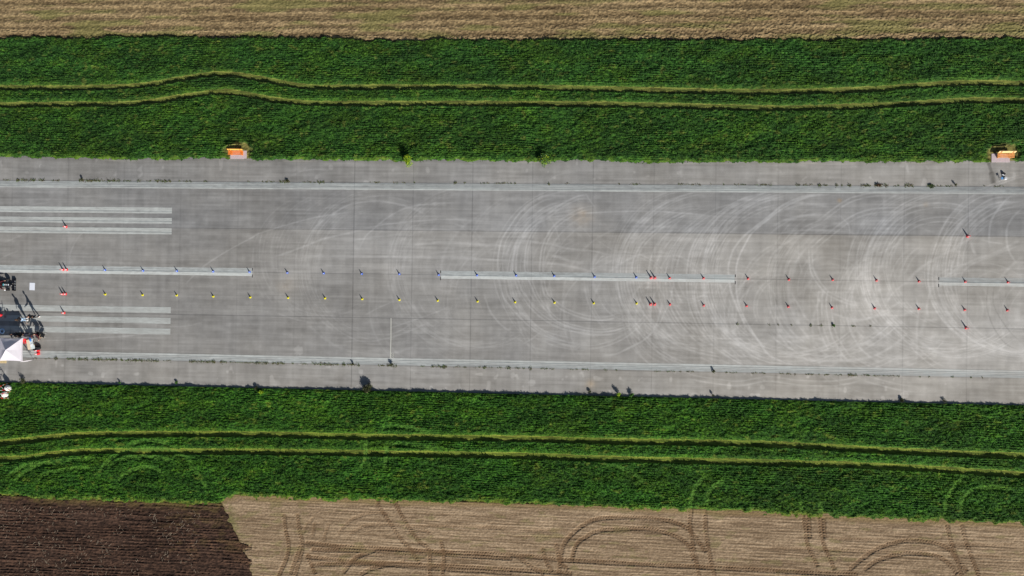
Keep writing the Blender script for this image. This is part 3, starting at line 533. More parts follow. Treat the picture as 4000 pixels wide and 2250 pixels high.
# meadow: real sward height, wheel ruts pressed into it
TR = {'n1': W(('N0', 0, 886, 400, 886, 800, 886, 1200, 874, 1500, 851, 1800, 801, 2100, 751, 2300, 748, 2450, 765), ('N1', 60, 796, 200, 825, 350, 852, 600, 880, 1000, 880, 1500, 878, 2574, 880), ('N2', 1000, 897, 1600, 912, 2574, 926), ('N3', 1000, 901, 1500, 862, 2000, 838, 2574, 842)),
      'n2': W(('N0', 0, 1056, 600, 1051, 1200, 1046, 1500, 1026, 1800, 981, 2100, 936, 2300, 926, 2450, 945), ('N1', 60, 982, 200, 1006, 500, 1036, 1000, 1044, 2000, 1042, 2574, 1046), ('N2', 1000, 1054, 2574, 1088), ('N3', 700, 1078, 1500, 1042, 2000, 1012, 2574, 1016)),
      's1': W(('S0', 0, 126, 300, 96, 700, 51, 1200, 37, 2574, 37), ('S1', 1000, 61, 2574, 81), ('S2', 1000, 107, 2574, 137), ('S3', 1200, 202, 2574, 256)),
      's2': W(('S0', 0, 291, 300, 271, 600, 231, 1000, 207, 1500, 212, 2574, 212), ('S1', 1000, 227, 2574, 251), ('S2', 1000, 286, 2574, 322), ('S3', 1200, 361, 2574, 446))}
TRF = {k: (lambda q: (lambda x: np.interp(x, q[:, 0], q[:, 1])))(spline(v, .3)) for k, v in TR.items()}
PRS = Canvas(XA, XB, -30, -14)
PR = [(('S0', 60, 520, 130, 440, 260, 360, 480, 330, 760, 340),), (('S0', 1150, 600, 1230, 480, 1350, 400, 1480, 370, 1600, 400, 1720, 500),), (('S0', 1000, 470, 1080, 330, 1200, 240, 1350, 200, 1600, 190, 1800, 230, 1950, 330),), (('S1', 1040, 420, 1100, 330, 1180, 260),), (('S2', 900, 350, 1100, 380, 1300, 500, 1380, 620),), (('S0', 1260, 175, 1400, 122, 1550, 105, 1680, 130, 1800, 185),), (('S0', 1080, 400, 1150, 330, 1300, 275, 1500, 262, 1700, 300, 1820, 362),), (('S0', 120, 570, 250, 430, 420, 350, 700, 300, 1050, 290),), (('S0', 350, 520, 500, 430, 800, 380, 1000, 400),),
      (('S0', 1880, 240, 1960, 380, 2060, 520, 2120, 650),), (('S1', 1170, 40, 1120, 130, 1110, 260, 1180, 420),), (('S1', 1360, 90, 1320, 200, 1310, 440),), (('S1', 1220, -10, 1400, -40, 1600, -15, 1800, 40),), (('S1', 1300, 150, 1500, 140, 1700, 165, 1900, 200),),
      (('S3', 1785, 910, 1790, 720, 1870, 570, 2000, 440, 2080, 420),), (('S3', 1940, 910, 1945, 720, 2040, 610, 2250, 575, 2574, 630),), (('S2', 1790, 800, 1830, 620, 1950, 430),), (('S2', 1950, 800, 1990, 620, 2150, 480),), (('S3', 350, 850, 330, 700),), (('S3', 540, 850, 520, 700),), (('S0', 0, 330, 200, 300, 500, 250),)]
for p in PR: PRS.stroke(W(*p), .62, .8, soft=.5)
BEN = [(*P(930, 584), 1.75, .85), (*P(3912, 600), 1.75, 1.1), (*P(933, 604), 1.45, .85), (*P(3908, 616), 1.45, .9)]
def meadow(X, Y, side):
    lo, hi = (north_edge, stub_n) if side > 0 else (stub_s, south_edge)
    jag = (fbm(X, Y, .5, .5, 501, 3)-.5)
    dl = Y-lo(X)+jag*(.55 if side > 0 else .35); dh = hi(X)-Y+jag*.5+(vn(X, Y, 1.6, 1.6, 502)-.5)*.35*(side > 0)
    if side < 0: dl = dl+jag*.5+(vn(X, Y, 1.3, 1.3, 504)-.5)*.4
    d_road = dl if side > 0 else dh; d_field = dh if side > 0 else dl
    Yr = Y+(.006 if side > 0 else .018)*X
    clump = fbm(X, Yr, .30, .14, 503, 3, .6); tu = fbm(X, Yr, 1.5, .7, 505, 3); big = fbm(X, Yr, 6, 3, 507, 3)
    nb = (.5+.5*np.sin(Yr*2*np.pi/.24+4*(vn(X, Y, 1.2, .5, 509)-.5)))*ss(.4, .65, fbm(X, Y, 4, 2, 511, 2))
    h = .20+.20*(clump-.5)+.15*(tu-.5)+.10*(fbm(X*.8+Y*.6, Y*.8-X*.6, 2.6, .8, 508, 2)-.5)+.06*nb+.08*(big-.5)
    dry = np.zeros(X.shape); bare = np.zeros(X.shape); edge = np.zeros(X.shape)
    for k in (('n1', 'n2') if side > 0 else ('s1', 's2')):
        dt = Y-TRF[k](X)+(vn(X, Y, .4, .2, 513)-.5)*.1
        wdt = .31+.06*(vn(X, Y, 2.5, 9, 543)-.5)
        rut = 1-ss(wdt-.03, wdt+.05, np.abs(dt)); wide = 1-ss(.3, .75, dt); wide = wide*(dt > 0)
        h = h*(1-.97*rut)*(1-.5*wide)+.02*rut
        bare = np.maximum(bare, rut); dry = np.maximum(dry, wide)
        h = h+(-.01+.09*vn(X, Y, 1.6, 9, 545))*np.exp(-((dt+.40)/.12)**2); bare = bare*(1-.35*np.exp(-((dt-.05)/.04)**2))
    if side < 0:
        pr = np.clip(PRS.read(X, Y), 0, 1); h = h*(1-.7*pr*(.5+.5*vn(X, Y, .3, .3, 551)))
    else: pr = 0*X
    ex = 0*X
    for bx, by, rx, ry in BEN:
        if side > 0: ex = np.maximum(ex, 1-ss(.8, 1.12, np.sqrt(((X-bx)/rx)**2+((Y-by)/ry)**2)+jag*.5))
    h = h*(1-.93*ex)
    eh = ss(-.02, .22 if side > 0 else .10, d_road)*(ss(-.02, .16, d_field) if side > 0 else ss(-.02, .55, d_field)); 
    h = (h*(.55+.45*ss(.0, .6, d_road)) if side > 0 else h*(1-.85*np.exp(-(d_road/.34)**2)))*eh
    verge = np.exp(-(d_road/(.34 if side > 0 else .22))**2)
    # colour of the plants themselves
    v = .5*fbm(X, Yr, .30, .13, 521, 3)+.5*vn(X, Yr, .16, .10, 523)
    c = mixc(np.array([28, 54, 24.]), np.array([66, 100, 42.]), ss(.2, .85, v))
    hue = fbm(X, Y, 2.2, 1.1, 525, 3); c = mixc(c, c*np.array([1.13, 1.03, .9]), ss(.45, .72, hue)); c = mixc(c, c*np.array([.92, .97, 1.08]), ss(.55, .3, hue)*.5)
    c = c*(.93+.42*(fbm(X, Y, 3.5, 1.4, 526, 3)-.5))[..., None]
    if side > 0:
        c = mixc(c, c*np.array([.98, 1.0, 1.12]), ss(20, 24, Y)*.6)
    brn = ss(.66, .80, fbm(X, Y, .7, .4, 527, 3)); c = mixc(c, np.array([112, 104, 62.]), brn*.5)
    c = mixc(c, np.array([76, 98, 46.]), np.clip(dry*(.1+.5*v), 0, .5))
    tan = mixc(np.array([84, 76, 50.]), np.array([142, 134, 86.]), ss(.3, .7, fbm(X, Y, .9, .08, 529, 3)))
    c = mixc(c, np.zeros(3)+tan, bare*(.55+.42*fbm(X, Y, 2.2, .5, 541, 3)))
    c = mixc(c, np.array([112, 128, 54.]), verge*(.5 if side > 0 else .35)*ss(.3, .7, vn(X, Y, .7, .4, 531)))
    c = mixc(c, np.array([84, 110, 66.]), pr*.8*ss(.15, .55, vn(X, Y, .35, .22, 549)))
    so_ = mixc(np.array([82, 72, 50.]), np.array([138, 124, 90.]), ss(.3, .7, fbm(X, Y, .25, .2, 533, 3))); c = mixc(c, np.zeros(3)+so_, ex*.95)
    fe = np.exp(-(d_field/(.25 if side > 0 else .4))**2)*ss(.2, .6, fbm(X, Y, .5, .3, 547, 3)); c = mixc(c, np.array([108, 98, 62.]), fe*(.3 if side > 0 else .8))
    c = c*(np.array([1.05, 1.04, .95]) if side > 0 else np.array([1.10, 1.13, .86]))
    keep = (d_road > -.02) & (d_field > -.02)
    return h, c, keep, d_road, d_field, bare, ex
GR = cmat('meadow sward', rough=.85, noise=.28, scale=9, spec=.15)
GRB = cmat('grass blades', rough=.7, noise=.1, scale=3, spec=.2, transl=.25)
nr = np.random.default_rng(5)
GSC = np.array([1.0, 1.07, .92])
for side, (ya, yb) in ((1, (11.6, 29.4)), (-1, (-30.0, -13.2))):
    X, Y = grid_arrays(XA, XB, ya, yb, .062, .055)
    h, c, keep, dr, df, bare, ex = meadow(X, Y, side)
    tag(grid_obj('meadow', X, Y, h+.012, to_alb(c*GSC), GR, keep), kind='structure')
    # loose leaves and blades standing out of the sward
    n = 210000
    x = nr.uniform(XA, XB, n); y = nr.uniform(ya, yb, n)
    h, c, keep, dr, df, bare, ex = meadow(x[None], y[None], side); h, c, keep, bare, ex, dr = h[0], c[0], keep[0], bare[0], ex[0], dr[0]
    ok = keep & (nr.random(n) > bare*.93) & (nr.random(n) > ex*.85); x, y, h, c, dr = x[ok], y[ok], h[ok], c[ok], dr[ok]; n = len(x)
    an = nr.uniform(0, 2*np.pi, n); ln_ = nr.uniform(.06, .19, n); wd = nr.uniform(.018, .045, n); ht = nr.uniform(.02, .11, n)*np.clip(h/.2, .3, 1.2)
    dx, dy = np.cos(an), np.sin(an)
    v0 = np.stack([x-dy*wd, y+dx*wd, h-.03], 1); v1 = np.stack([x+dy*wd, y-dx*wd, h-.03], 1)
    v2 = np.stack([x+dx*ln_*.55+dy*wd*.8, y+dy*ln_*.55-dx*wd*.8, h+ht], 1); v3 = np.stack([x+dx*ln_, y+dy*ln_, h+ht*.75], 1)
    V = np.stack([v0, v1, v2, v3], 1).reshape(-1, 3); Q = np.arange(4*n).reshape(-1, 4)
    j = nr.uniform(.82, 1.28, (n, 1)); C = np.repeat(to_alb(c*GSC*j), 4, 0)
    tag(np_mesh('grass', V, Q, GRB, C), kind='stuff', label='green meadow grass %s of the runway' % ('north' if side > 0 else 'south'))

# wide ground sheet reaching the horizon
b = MB(); b.add([(-2500, -2500, -.3), (2500, -2500, -.3), (2500, 2500, -.3), (-2500, 2500, -.3)], [(0, 1, 2, 3)])
tag(b.build('ground', mat('far field soil', alb(132, 120, 92), rough=1, noise=.3, scale=.25)), kind='structure')

# straw lying on the ploughed soil
n = 1700; x = nr.uniform(XA, -10.5, n); y = nr.uniform(-41, -27.5, n); ok = (x < plough_x(y)) & (y < stub_s(x)-.1) & (fbm(x[None], y[None], 2.2, 1.0, 61, 2)[0]+.25*np.exp(-np.abs(stub_s(x)-y-.9)) > .48)
x, y = x[ok], y[ok]; n = len(x); an = nr.uniform(0, np.pi, n); ln_ = nr.uniform(.05, .22, n); dx, dy = np.cos(an)*ln_, np.sin(an)*ln_; wd = .009; z = nr.uniform(.06, .11, n)
px_, py_ = -np.sin(an)*wd, np.cos(an)*wd
V = np.stack([np.stack([x-dx-px_, y-dy-py_, z], 1), np.stack([x+dx-px_, y+dy-py_, z+.01], 1), np.stack([x+dx+px_, y+dy+py_, z+.02], 1), np.stack([x-dx+px_, y-dy+py_, z+.01], 1)], 1).reshape(-1, 3)
tag(np_mesh('straw', V, np.arange(4*n).reshape(-1, 4), mat('pale straw', alb(140, 128, 110), noise=.4)), kind='stuff', label='pale straw scattered on the dark ploughed soil')

# ============================================================ PLANTS
LEAF = cmat('leaves', rough=.6, noise=.12, scale=6, spec=.3, transl=.25)
STEM = mat('woody stem', alb(92, 80, 58), noise=.2)
def leaves_arrays(rnd, n, cx, cy, cz, rx, ry, rz_, size, cols, hollow=.35):
    V = []; C = []
    for k in range(n):
        while True:
            p = Vector((rnd.uniform(-1, 1), rnd.uniform(-1, 1), rnd.uniform(-1, 1)))
            if hollow < p.length < 1: break
        lob = 1+.25*math.sin(3*math.atan2(p.y, p.x)+cx*7)
        q = Vector((cx+p.x*rx*lob, cy+p.y*ry*lob, cz+p.z*rz_)); s = size*rnd.uniform(.6, 1.3)
        a = Vector((rnd.gauss(0, 1), rnd.gauss(0, 1), rnd.gauss(0, .5))).normalized(); b_ = a.cross(Vector((rnd.gauss(0, 1), rnd.gauss(0, 1), rnd.gauss(0, 1)))).normalized()
        V += [q-a*s, q+b_*s*.5, q+a*s, q-b_*s*.5]; c = cols[rnd.randrange(len(cols))]; j = rnd.uniform(.75, 1.2); C += [[c[0]*j, c[1]*j, c[2]*j]]*4
    return V, C
def bush(px, py, r, h, n, cols, label, name='bush', size=.06, flat=1.0, group=None):
    x, y = P(px, py); rnd = random.Random(int(px*7+py)); e = empty(name, float(x), float(y), 0, label=label, cat='shrub' if name == 'bush' else 'weed', group=group)
    b = MB()
    for k in range(7):
        a = rnd.uniform(0, 6.28); q = rnd.uniform(.3, .75)
        b.tube([(0, 0, 0), (r*.3*math.cos(a)*q, r*.3*math.sin(a)*q, h*.4), (r*math.cos(a)*q, r*flat*math.sin(a)*q, h*rnd.uniform(.6, .92))], [.02, .013, .005], 5)
    b.build('stem', STEM, e)
    V = []; C = []
    for k in range(6):
        a = rnd.uniform(0, 6.28); q = rnd.uniform(.1, .6)
        v, c = leaves_arrays(rnd, n//6, r*q*math.cos(a), r*flat*q*math.sin(a), h*rnd.uniform(.4, .75), r*.5, r*.5*flat, h*.32, size, cols, .1); V += v; C += c
    C = np.clip(lin(np.array(C))/EXPO, 0, 1)
    o = np_mesh('foliage', np.array([tuple(v) for v in V]), np.arange(len(V)).reshape(-1, 4), LEAF, C); o.parent = e; return e
YG = [(170, 200, 40), (140, 180, 45), (190, 205, 50), (95, 145, 45)]; GG = [(105, 138, 84), (80, 118, 62), (128, 152, 104), (66, 98, 54)]
DG = [(70, 75, 50), (85, 90, 55), (60, 62, 44), (100, 104, 66)]; MG = [(80, 135, 50), (60, 110, 40), (105, 150, 60)]
bush(1596, 628, .8, 1.35, 1500, YG, 'yellow-green leafy bush spilling over the north edge of the concrete')
bush(2124, 632, .85, .95, 1400, GG+MG+YG, 'grey-green sprawling bush at the north edge, right of the yellow-green one')
bush(1434, 1512, .66, .72, 900, DG, 'dark sparse round bush on the south edge of the runway', size=.075)
bush(1021, 1533, .36, .5, 420, YG, 'bright yellow-green sapling in the grass beside the south edge')
bush(2416, 1540, .28, .6, 300, YG, 'upright light green sapling whose shadow falls on the concrete', name='sapling')
bush(2468, 1544, .3, .45, 300, MG, 'low green sapling just right of the light green upright one', name='sapling')
bush(3520, 1563, .28, .3, 260, DG, 'dark weed tuft poking over the right part of the south edge', name='tall_weed')
bush(3686, 1566, .34, .25, 70, DG, 'thin straggly brown weed near the right end of the south edge', name='tall_weed')
bush(92, 1488, .4, .45, 220, DG, 'dark weed clump on the south edge right of the striped tripods', name='tall_weed')
bush(1002, 1515, .28, .35, 250, DG, 'dark weed tuft on the concrete rim beside the yellow-green sapling', name='tall_weed')
bush(470, 1494, .14, .35, 70, MG, 'slim green weed at the south edge under a slab joint', name='tall_weed')
bush(691, 1492, .2, .25, 120, MG, 'green weed leaning over the south edge below the threshold stripes', name='tall_weed')
bush(2303, 1529, .18, .25, 120, DG, 'brown weed below the rusty stain on the south shoulder', name='tall_weed')
bush(2784, 1542, .14, .35, 80, DG, 'thin dry weed on the south edge, right of the two saplings', name='tall_weed')
bush(2788, 1449, .18, .32, 80, DG, 'tall weed in the southern joint casting a shadow on the edge line', name='tall_weed')
bush(3255, 1271, .16, .2, 120, MG, 'fresh green weed in the joint, largest between the lower red cones', name='tall_weed')
bush(1531, 1425, .26, .36, 120, DG, 'dark weed at the foot of the painted distance line', name='tall_weed')
bush(1381, 1421, .2, .3, 100, DG, 'dark bushy weed in the southern joint left of the distance line', name='tall_weed')
bush(2638, 724, .0+.42, .18, 10, DG, 'tiny weed on the north joint', name='tall_weed') if False else None
bush(3637, 725, .34, .14, 200, DG+GG, 'largest green weed cushion in the northern joint near the right bench', name='tall_weed')
bush(3429, 723, .34, .2, 130, [(112, 86, 62), (92, 74, 54)], 'reddish brown withered weed clump in the northern joint', name='tall_weed')
bush(3731, 722, .16, .34, 60, DG, 'small dark upright weed at the right end of the northern weed row', name='tall_weed')
bush(1124, 707, .24, .24, 100, DG, 'dark weed clump in the northern joint right of the left bench', name='tall_weed')
bush(325, 702, .22, .36, 100, DG, 'tall dark weed at the left end of the long northern weed row', name='tall_weed')

def weed_row(name, spans, row, label):
    V = []; C = []; rnd = random.Random(len(spans)*3+int(row))
    pal = [(116, 124, 66), (98, 110, 58), (132, 128, 80), (122, 100, 70), (86, 98, 56), (104, 140, 64)]
    for pan, sp in spans:
        ox, oy = PAN[pan]
        for s in sp:
            u0, u1, hv = s if len(s) == 3 else (*s, 1)
            py = {'N': 712, 'S': 1440, 'M': 1260}[name]
            x0 = wx(ox+u0/2.574, py); x1 = wx(ox+u1/2.574, py); n = int((x1-x0+.08)*(26 if hv == 1 else 52))+3
            for k in range(n):
                x = rnd.uniform(x0, x1); dens = .5+.5*math.sin(x*5.1+row)*math.sin(x*2.3)
                if rnd.random() > .35+.65*dens: continue
                y = row+rnd.gauss(0, .035*hv+.015); h = rnd.uniform(.02, .08)*(1 if hv == 1 else 1.6)
                c0 = pal[rnd.randrange(6)]; 
                for q in range(4):
                    a = rnd.uniform(0, 6.28); l = rnd.uniform(.03, .09)*(1 if hv == 1 else 1.3); d = Vector((math.cos(a)*l, math.sin(a)*l, h)); e = Vector((-math.sin(a), math.cos(a), 0))*.02; p = Vector((x, y, 0))
                    V += [p-e*.5, p+e*.5, p+d*.6+e, p+d]; j = rnd.uniform(.7, 1.15); C += [[c0[0]*j, c0[1]*j, c0[2]*j]]*4
    o = np_mesh('crack_weeds', np.array([tuple(v) for v in V]), np.arange(len(V)).reshape(-1, 4), LEAF, np.clip(lin(np.array(C))/EXPO, 0, 1))
    tag(o, kind='stuff', label=label)
weed_row('N', [('T0', [(30, 105), (165, 360, 1.6), (390, 450, 2), (490, 600), (800, 1210, 2), (1240, 1320), (1380, 1420, 2), (1475, 1520), (1560, 1720, 1.6), (1800, 1930), (2050, 2090), (2490, 2510)]),
  ('T1', [(60, 200), (240, 340, 2), (470, 600), (620, 690, 2), (750, 780), (1150, 1250), (1380, 1430), (1470, 1500), (1590, 1600), (1990, 2020, 2), (2090, 2110), (2260, 2350), (2390, 2574)]),
  ('T2', [(20, 40), (365, 385, 2), (530, 580), (1070, 1085), (1170, 1295), (1670, 1900), (1990, 2010), (2125, 2135), (2230, 2350), (2440, 2574)]),
  ('T3', [(0, 40), (280, 320, 1.6), (355, 465), (500, 535, 1.6), (555, 600), (670, 710, 2.2), (735, 750), (800, 835, 2), (935, 1030, 1.6), (1070, 1150, 2), (1160, 1210, 2), (1260, 1320), (1370, 1460, 2), (1600, 1680, 2), (1690, 1900), (2165, 2180), (2270, 2370)])], JN2, 'low weeds growing along the northern joint')
weed_row('S', [('B0', [(350, 370), (450, 510), (540, 580, 2), (665, 765, 1.5), (785, 890, 2), (925, 1180, 1.5), (1215, 1600, 2.1), (1640, 1720), (1900, 2165, 2), (2215, 2280, 2), (2315, 2574)]),
  ('B1', [(0, 130, 2), (160, 290, 1.6), (360, 385), (440, 520), (560, 830, 2), (860, 900, 2), (920, 1040, 2), (1220, 1300), (1310, 1420, 2), (1660, 1700), (1760, 1920, 2), (1990, 2060), (2080, 2120), (2180, 2260), (2280, 2320, 2), (2340, 2380), (2430, 2480), (2510, 2560, 2)]),
  ('B2', [(0, 130), (170, 200, 2), (280, 430), (560, 660), (700, 770), (920, 960), (1040, 1055), (1430, 1500), (1550, 1650), (1680, 1710), (1750, 1830), (2010, 2045, 2), (2140, 2260), (2400, 2550)]),
  ('B3', [(110, 240), (260, 280), (380, 460), (510, 520), (565, 620), (670, 740), (810, 900, 1.7), (940, 1030), (1060, 1330), (1520, 1540), (1610, 1630), (1840, 1870), (2030, 2050), (2150, 2160)])], JS2, 'low weeds growing along the southern joint')
weed_row('M', [('B3', [(0, 20), (90, 115), (230, 240), (420, 440, 1.5), (490, 550), (640, 670, 1.6), (840, 880), (1020, 1040)]), ('B2', [(2260, 2275, 1.5)])], JS1, 'tiny weeds in the inner joint below the red cones')

# ============================================================ CONES
CB = mat('blue cone plastic', (.02, .12, .62), .45, noise=.06); CY = mat('yellow cone plastic', (.78, .70, .015), .45, noise=.06)
CR = mat('red cone plastic', (.80, .035, .045), .45, noise=.06); CW = mat('white reflective band', (.85, .85, .85), .35, noise=.04); CK = mat('black band', (.02, .02, .02), .5)
def make_cone(name, hgt, base, m, bm, bands, cat='traffic cone'):
    e = empty(name, 0, 0); e['category'] = cat
    b = MB(); b.box((0, 0, .012), (base, base, .024), bev=.02); b.box((0, 0, .032), (base*.8, base*.8, .016), taper=.85); b.build('base', m, e)
    r0 = base*.34; r1 = .024*hgt/.33
    def rr(z): return r0+(r1-r0)*(z-.04)/(hgt-.04)
    b = MB(); b.lathe([(r0+.008, .03), (rr(.05), .05), (rr(hgt*.5), hgt*.5), (rr(hgt-.006), hgt-.006), (r1*.7, hgt)], 18); b.build('body', m, e, smooth=False)
    for z0, z1 in bands:
        b = MB(); b.lathe([(rr(z0)+.003, z0), (rr(z1)+.003, z1)], 18); b.build('band', bm, e)
    return e
protos = {'blue': make_cone('blue_cone', .325, .235, CB, CW, [(.13, .2)]), 'yellow': make_cone('yellow_cone', .325, .235, CY, CK, [(.13, .2)]),
          'red': make_cone('red_cone', .325, .235, CR, CW, [(.13, .2)]), 'big': make_cone('tall_red_cone', .505, .29, CR, CW, [(.14, .22), (.29, .37)])}
fresh = dict.fromkeys(protos, True)
def cone(kind, px, py, label, group, rz=None):
    o = protos[kind] if fresh[kind] else copy_tree(protos[kind]); fresh[kind] = False
    x, y = P(px, py); x = float(x); y = float(y)
    # survey marks sit on the visual middle of each cone, half its height up
    hh = .13 if kind != 'big' else .2; k = 1-hh/CAM[2]; x = CAM[0]+(x-CAM[0])*k; y = CAM[1]+(y-CAM[1])*k
    o.location = (x, y, .012 if abs(y) < .5 else .006); o.rotation_euler = (0, 0, rz if rz is not None else R((px*7.3+py) % 24-12))
    o['label'] = label; o['group'] = group
ORD = ['first', 'second', 'third', 'fourth', 'fifth', 'sixth', 'seventh', 'eighth', 'ninth', 'tenth', 'eleventh', 'twelfth', 'thirteenth', 'fourteenth', 'fifteenth']
blue = [(408, 1054), (557, 1057), (689, 1058), (831, 1060), (973, 1062), (1121, 1065), (1263, 1067), (1412, 1069), (1559, 1070), (1713, 1073), (1863, 1075), (2016, 1075.5), (2165, 1077.5), (2323, 1081), (2486, 1083)]
for i, p in enumerate(blue):
    on = p[0] < 985 or p[0] > 1722
    cone('blue', *p, 'blue cone, %s from the left of the blue row, %s' % (ORD[i], 'on the white centre stripe' if on else 'on bare concrete'), 'blue cones along the centre line')
yel = [(409, 1149.5), (555, 1152), (688.4, 1153.4), (831.4, 1157.7), (976, 1161), (1124, 1163), (1268.5, 1164.7), (1413.8, 1167.8), (1559, 1171), (1709, 1174), (1865, 1177), (2012, 1180), (2166, 1181.8), (2319.3, 1184), (2487.2, 1184.9)]
for i, p in enumerate(yel): cone('yellow', *p, 'yellow cone, %s from the left of the yellow row on concrete' % ORD[i], 'yellow cones opposite the blue row')
red1 = [(2616.5, 1086), (2749, 1086.5), (2923.5, 1088), (3083, 1091.5), (3254.5, 1092.6), (3426, 1095), (3592, 1098.5), (3773, 1100), (3940, 1102)]
for i, p in enumerate(red1): cone('red', *p, 'small red cone, %s from the left of the upper red row on the centre line' % ORD[i], 'small red cones along the centre line')
red2 = [(2617.7, 1189), (2750, 1193), (2917.6, 1194.6), (3080.8, 1197.7), (3252, 1201.6), (3419, 1204), (3591.3, 1206), (3770.8, 1210), (3938, 1211.7)]
for i, p in enumerate(red2): cone('red', *p, 'small red cone, %s from the left of the lower red row on bare concrete' % ORD[i], 'small red cones of the lower row')
for p, l in [((254, 885), 'tall red banded cone standing alone by the lowest upper-left threshold stripe'), ((241.6, 1053), 'tall red banded cone, left of the start pair on the centre stripe'), ((256.4, 1053), 'tall red banded cone, right of the start pair on the centre stripe'),
             ((241, 1148), 'tall red banded cone, left of the start pair beside the yellow row'), ((252, 1148), 'tall red banded cone, right of the start pair beside the yellow row'), ((246, 1222), 'tall red banded cone standing alone between the lower-left threshold stripes'),
             ((2544, 1084.5), 'tall red cone, left of the finish pair on the centre stripe'), ((2559, 1085), 'tall red cone, right of the finish pair on the centre stripe'), ((2542.3, 1188.4), 'tall red cone, left of the finish pair at the end of the yellow row'), ((2558, 1188.4), 'tall red cone, right of the finish pair at the end of the yellow row'),
             ((3784, 922), 'tall red cone alone on the upper joint near the right bench'), ((3778, 1281), 'tall red cone alone on the lower joint at the far right')]:
    cone('big', *p, l, 'tall red gate cones', rz=0)

# ============================================================ BENCHES
OR = mat('orange stained wood', alb(226, 128, 52), .55, noise=.2, scale=5); ORL = mat('light orange wood', alb(255, 190, 96), .5, noise=.15, scale=5); PADM = mat('pinkish paving slab', alb(196, 182, 186), .9, noise=.08, scale=9)
def bench(px, py, rz, label, padpx, m1, m2, recl, padlabel):
    x, y = P(px, py); e = empty('park_bench', float(x), float(y), .03, rz, label=label, cat='bench', group='park benches on the north verge')
    Lb = 1.78
    for k in range(3): 
        b = MB(); b.box((0, -.16+k*.16, .45), (Lb, .12 if k else .13, .045), bev=.01); b.build('seat_plank', m1, e)
    for k in range(2):
        b = MB(); b.box((0, .30+k*.05*recl, .60+k*.17), (Lb, .035, .14), rx=-.28*recl, bev=.01); b.build('back_plank', m2, e)
    for s in (-1, 1):
        b = MB(); b.box((s*.62, 0, .21), (.09, .42, .42), taper=.9); b.box((s*.62, .27, .52), (.07, .06, .62), rx=-.2); b.box((s*.62, 0, .41), (.07, .46, .05)); b.build('leg', m1, e)
    x, y = P(*padpx); b = MB(); b.box((0, 0, .02), (1.92, .92, .05), bev=.02); o = b.build('paving_pad', PADM, loc=(float(x), float(y), 0)); tag(o, padlabel, 'paving slab', 'paving slabs under the benches')
bench(928, 600, -.01, 'orange slatted bench on a pinkish slab left of the bushes', (932, 604), OR, ORL, .9, 'pinkish paving slab under the left bench, worn plain surface')
bench(3918, 611, 0, 'pale orange bench with a high back near the right corner', (3908, 617), mat('worn orange wood', alb(222, 152, 88), .6, noise=.2, scale=5), mat('sun bleached wood', alb(250, 212, 150), .5, noise=.12, scale=5), 1.6, 'pinkish paving slab under the right bench, dirty at one corner')

# ------------------------------------------------------------ things left near the right bench
BLK = mat('black fabric', alb(34, 34, 38), .85, noise=.2, scale=30); GREYM = mat('grey aluminium', alb(150, 152, 156), .35, .8, noise=.05); WPL = mat('white plastic', alb(236, 238, 242), .5, noise=.03); BLU = mat('light blue fabric', alb(96, 150, 205), .7, noise=.1)
x, y = P(3919, 679); e = empty('equipment_case', float(x), float(y), .02, R(-35), label='small black case with a pale lid strip on the concrete below the right bench', cat='case')
b = MB(); b.box((0, 0, .09), (.26, .2, .18), bev=.03); b.build('body', BLK, e); b = MB(); b.box((.02, -.14, .06), (.24, .08, .1), bev=.02); b.build('lid', WPL, e); b = MB(); b.tube([(-.06, 0, .18), (-.06, 0, .22), (.06, 0, .22), (.06, 0, .18)], .01, 6); b.build('handle', BLK, e)
x, y = P(3924, 698); e = empty('storage_box', float(x), float(y), .02, 0, label='white box with an open top beside the blue folding stool', cat='box')
b = MB(); b.box((0, 0, .10), (.24, .26, .2), bev=.02); b.build('body', WPL, e); b = MB(); b.box((0, .03, .206), (.12, .05, .008)); b.build('handle', BLK, e)
x, y = P(3907, 698); e = empty('folding_stool', float(x), float(y), .01, R(20), label='small light blue folding stool with dark legs next to the white box', cat='stool')
b = MB(); b.box((0, 0, .30), (.24, .24, .03), bev=.02); b.build('seat', BLU, e)
for s in (-1, 1):
    for q in (-1, 1): b = MB(); b.tube([(s*.12, q*.12, 0), (-s*.1, q*.11, .29)], .012, 6); b.build('leg', BLK, e)

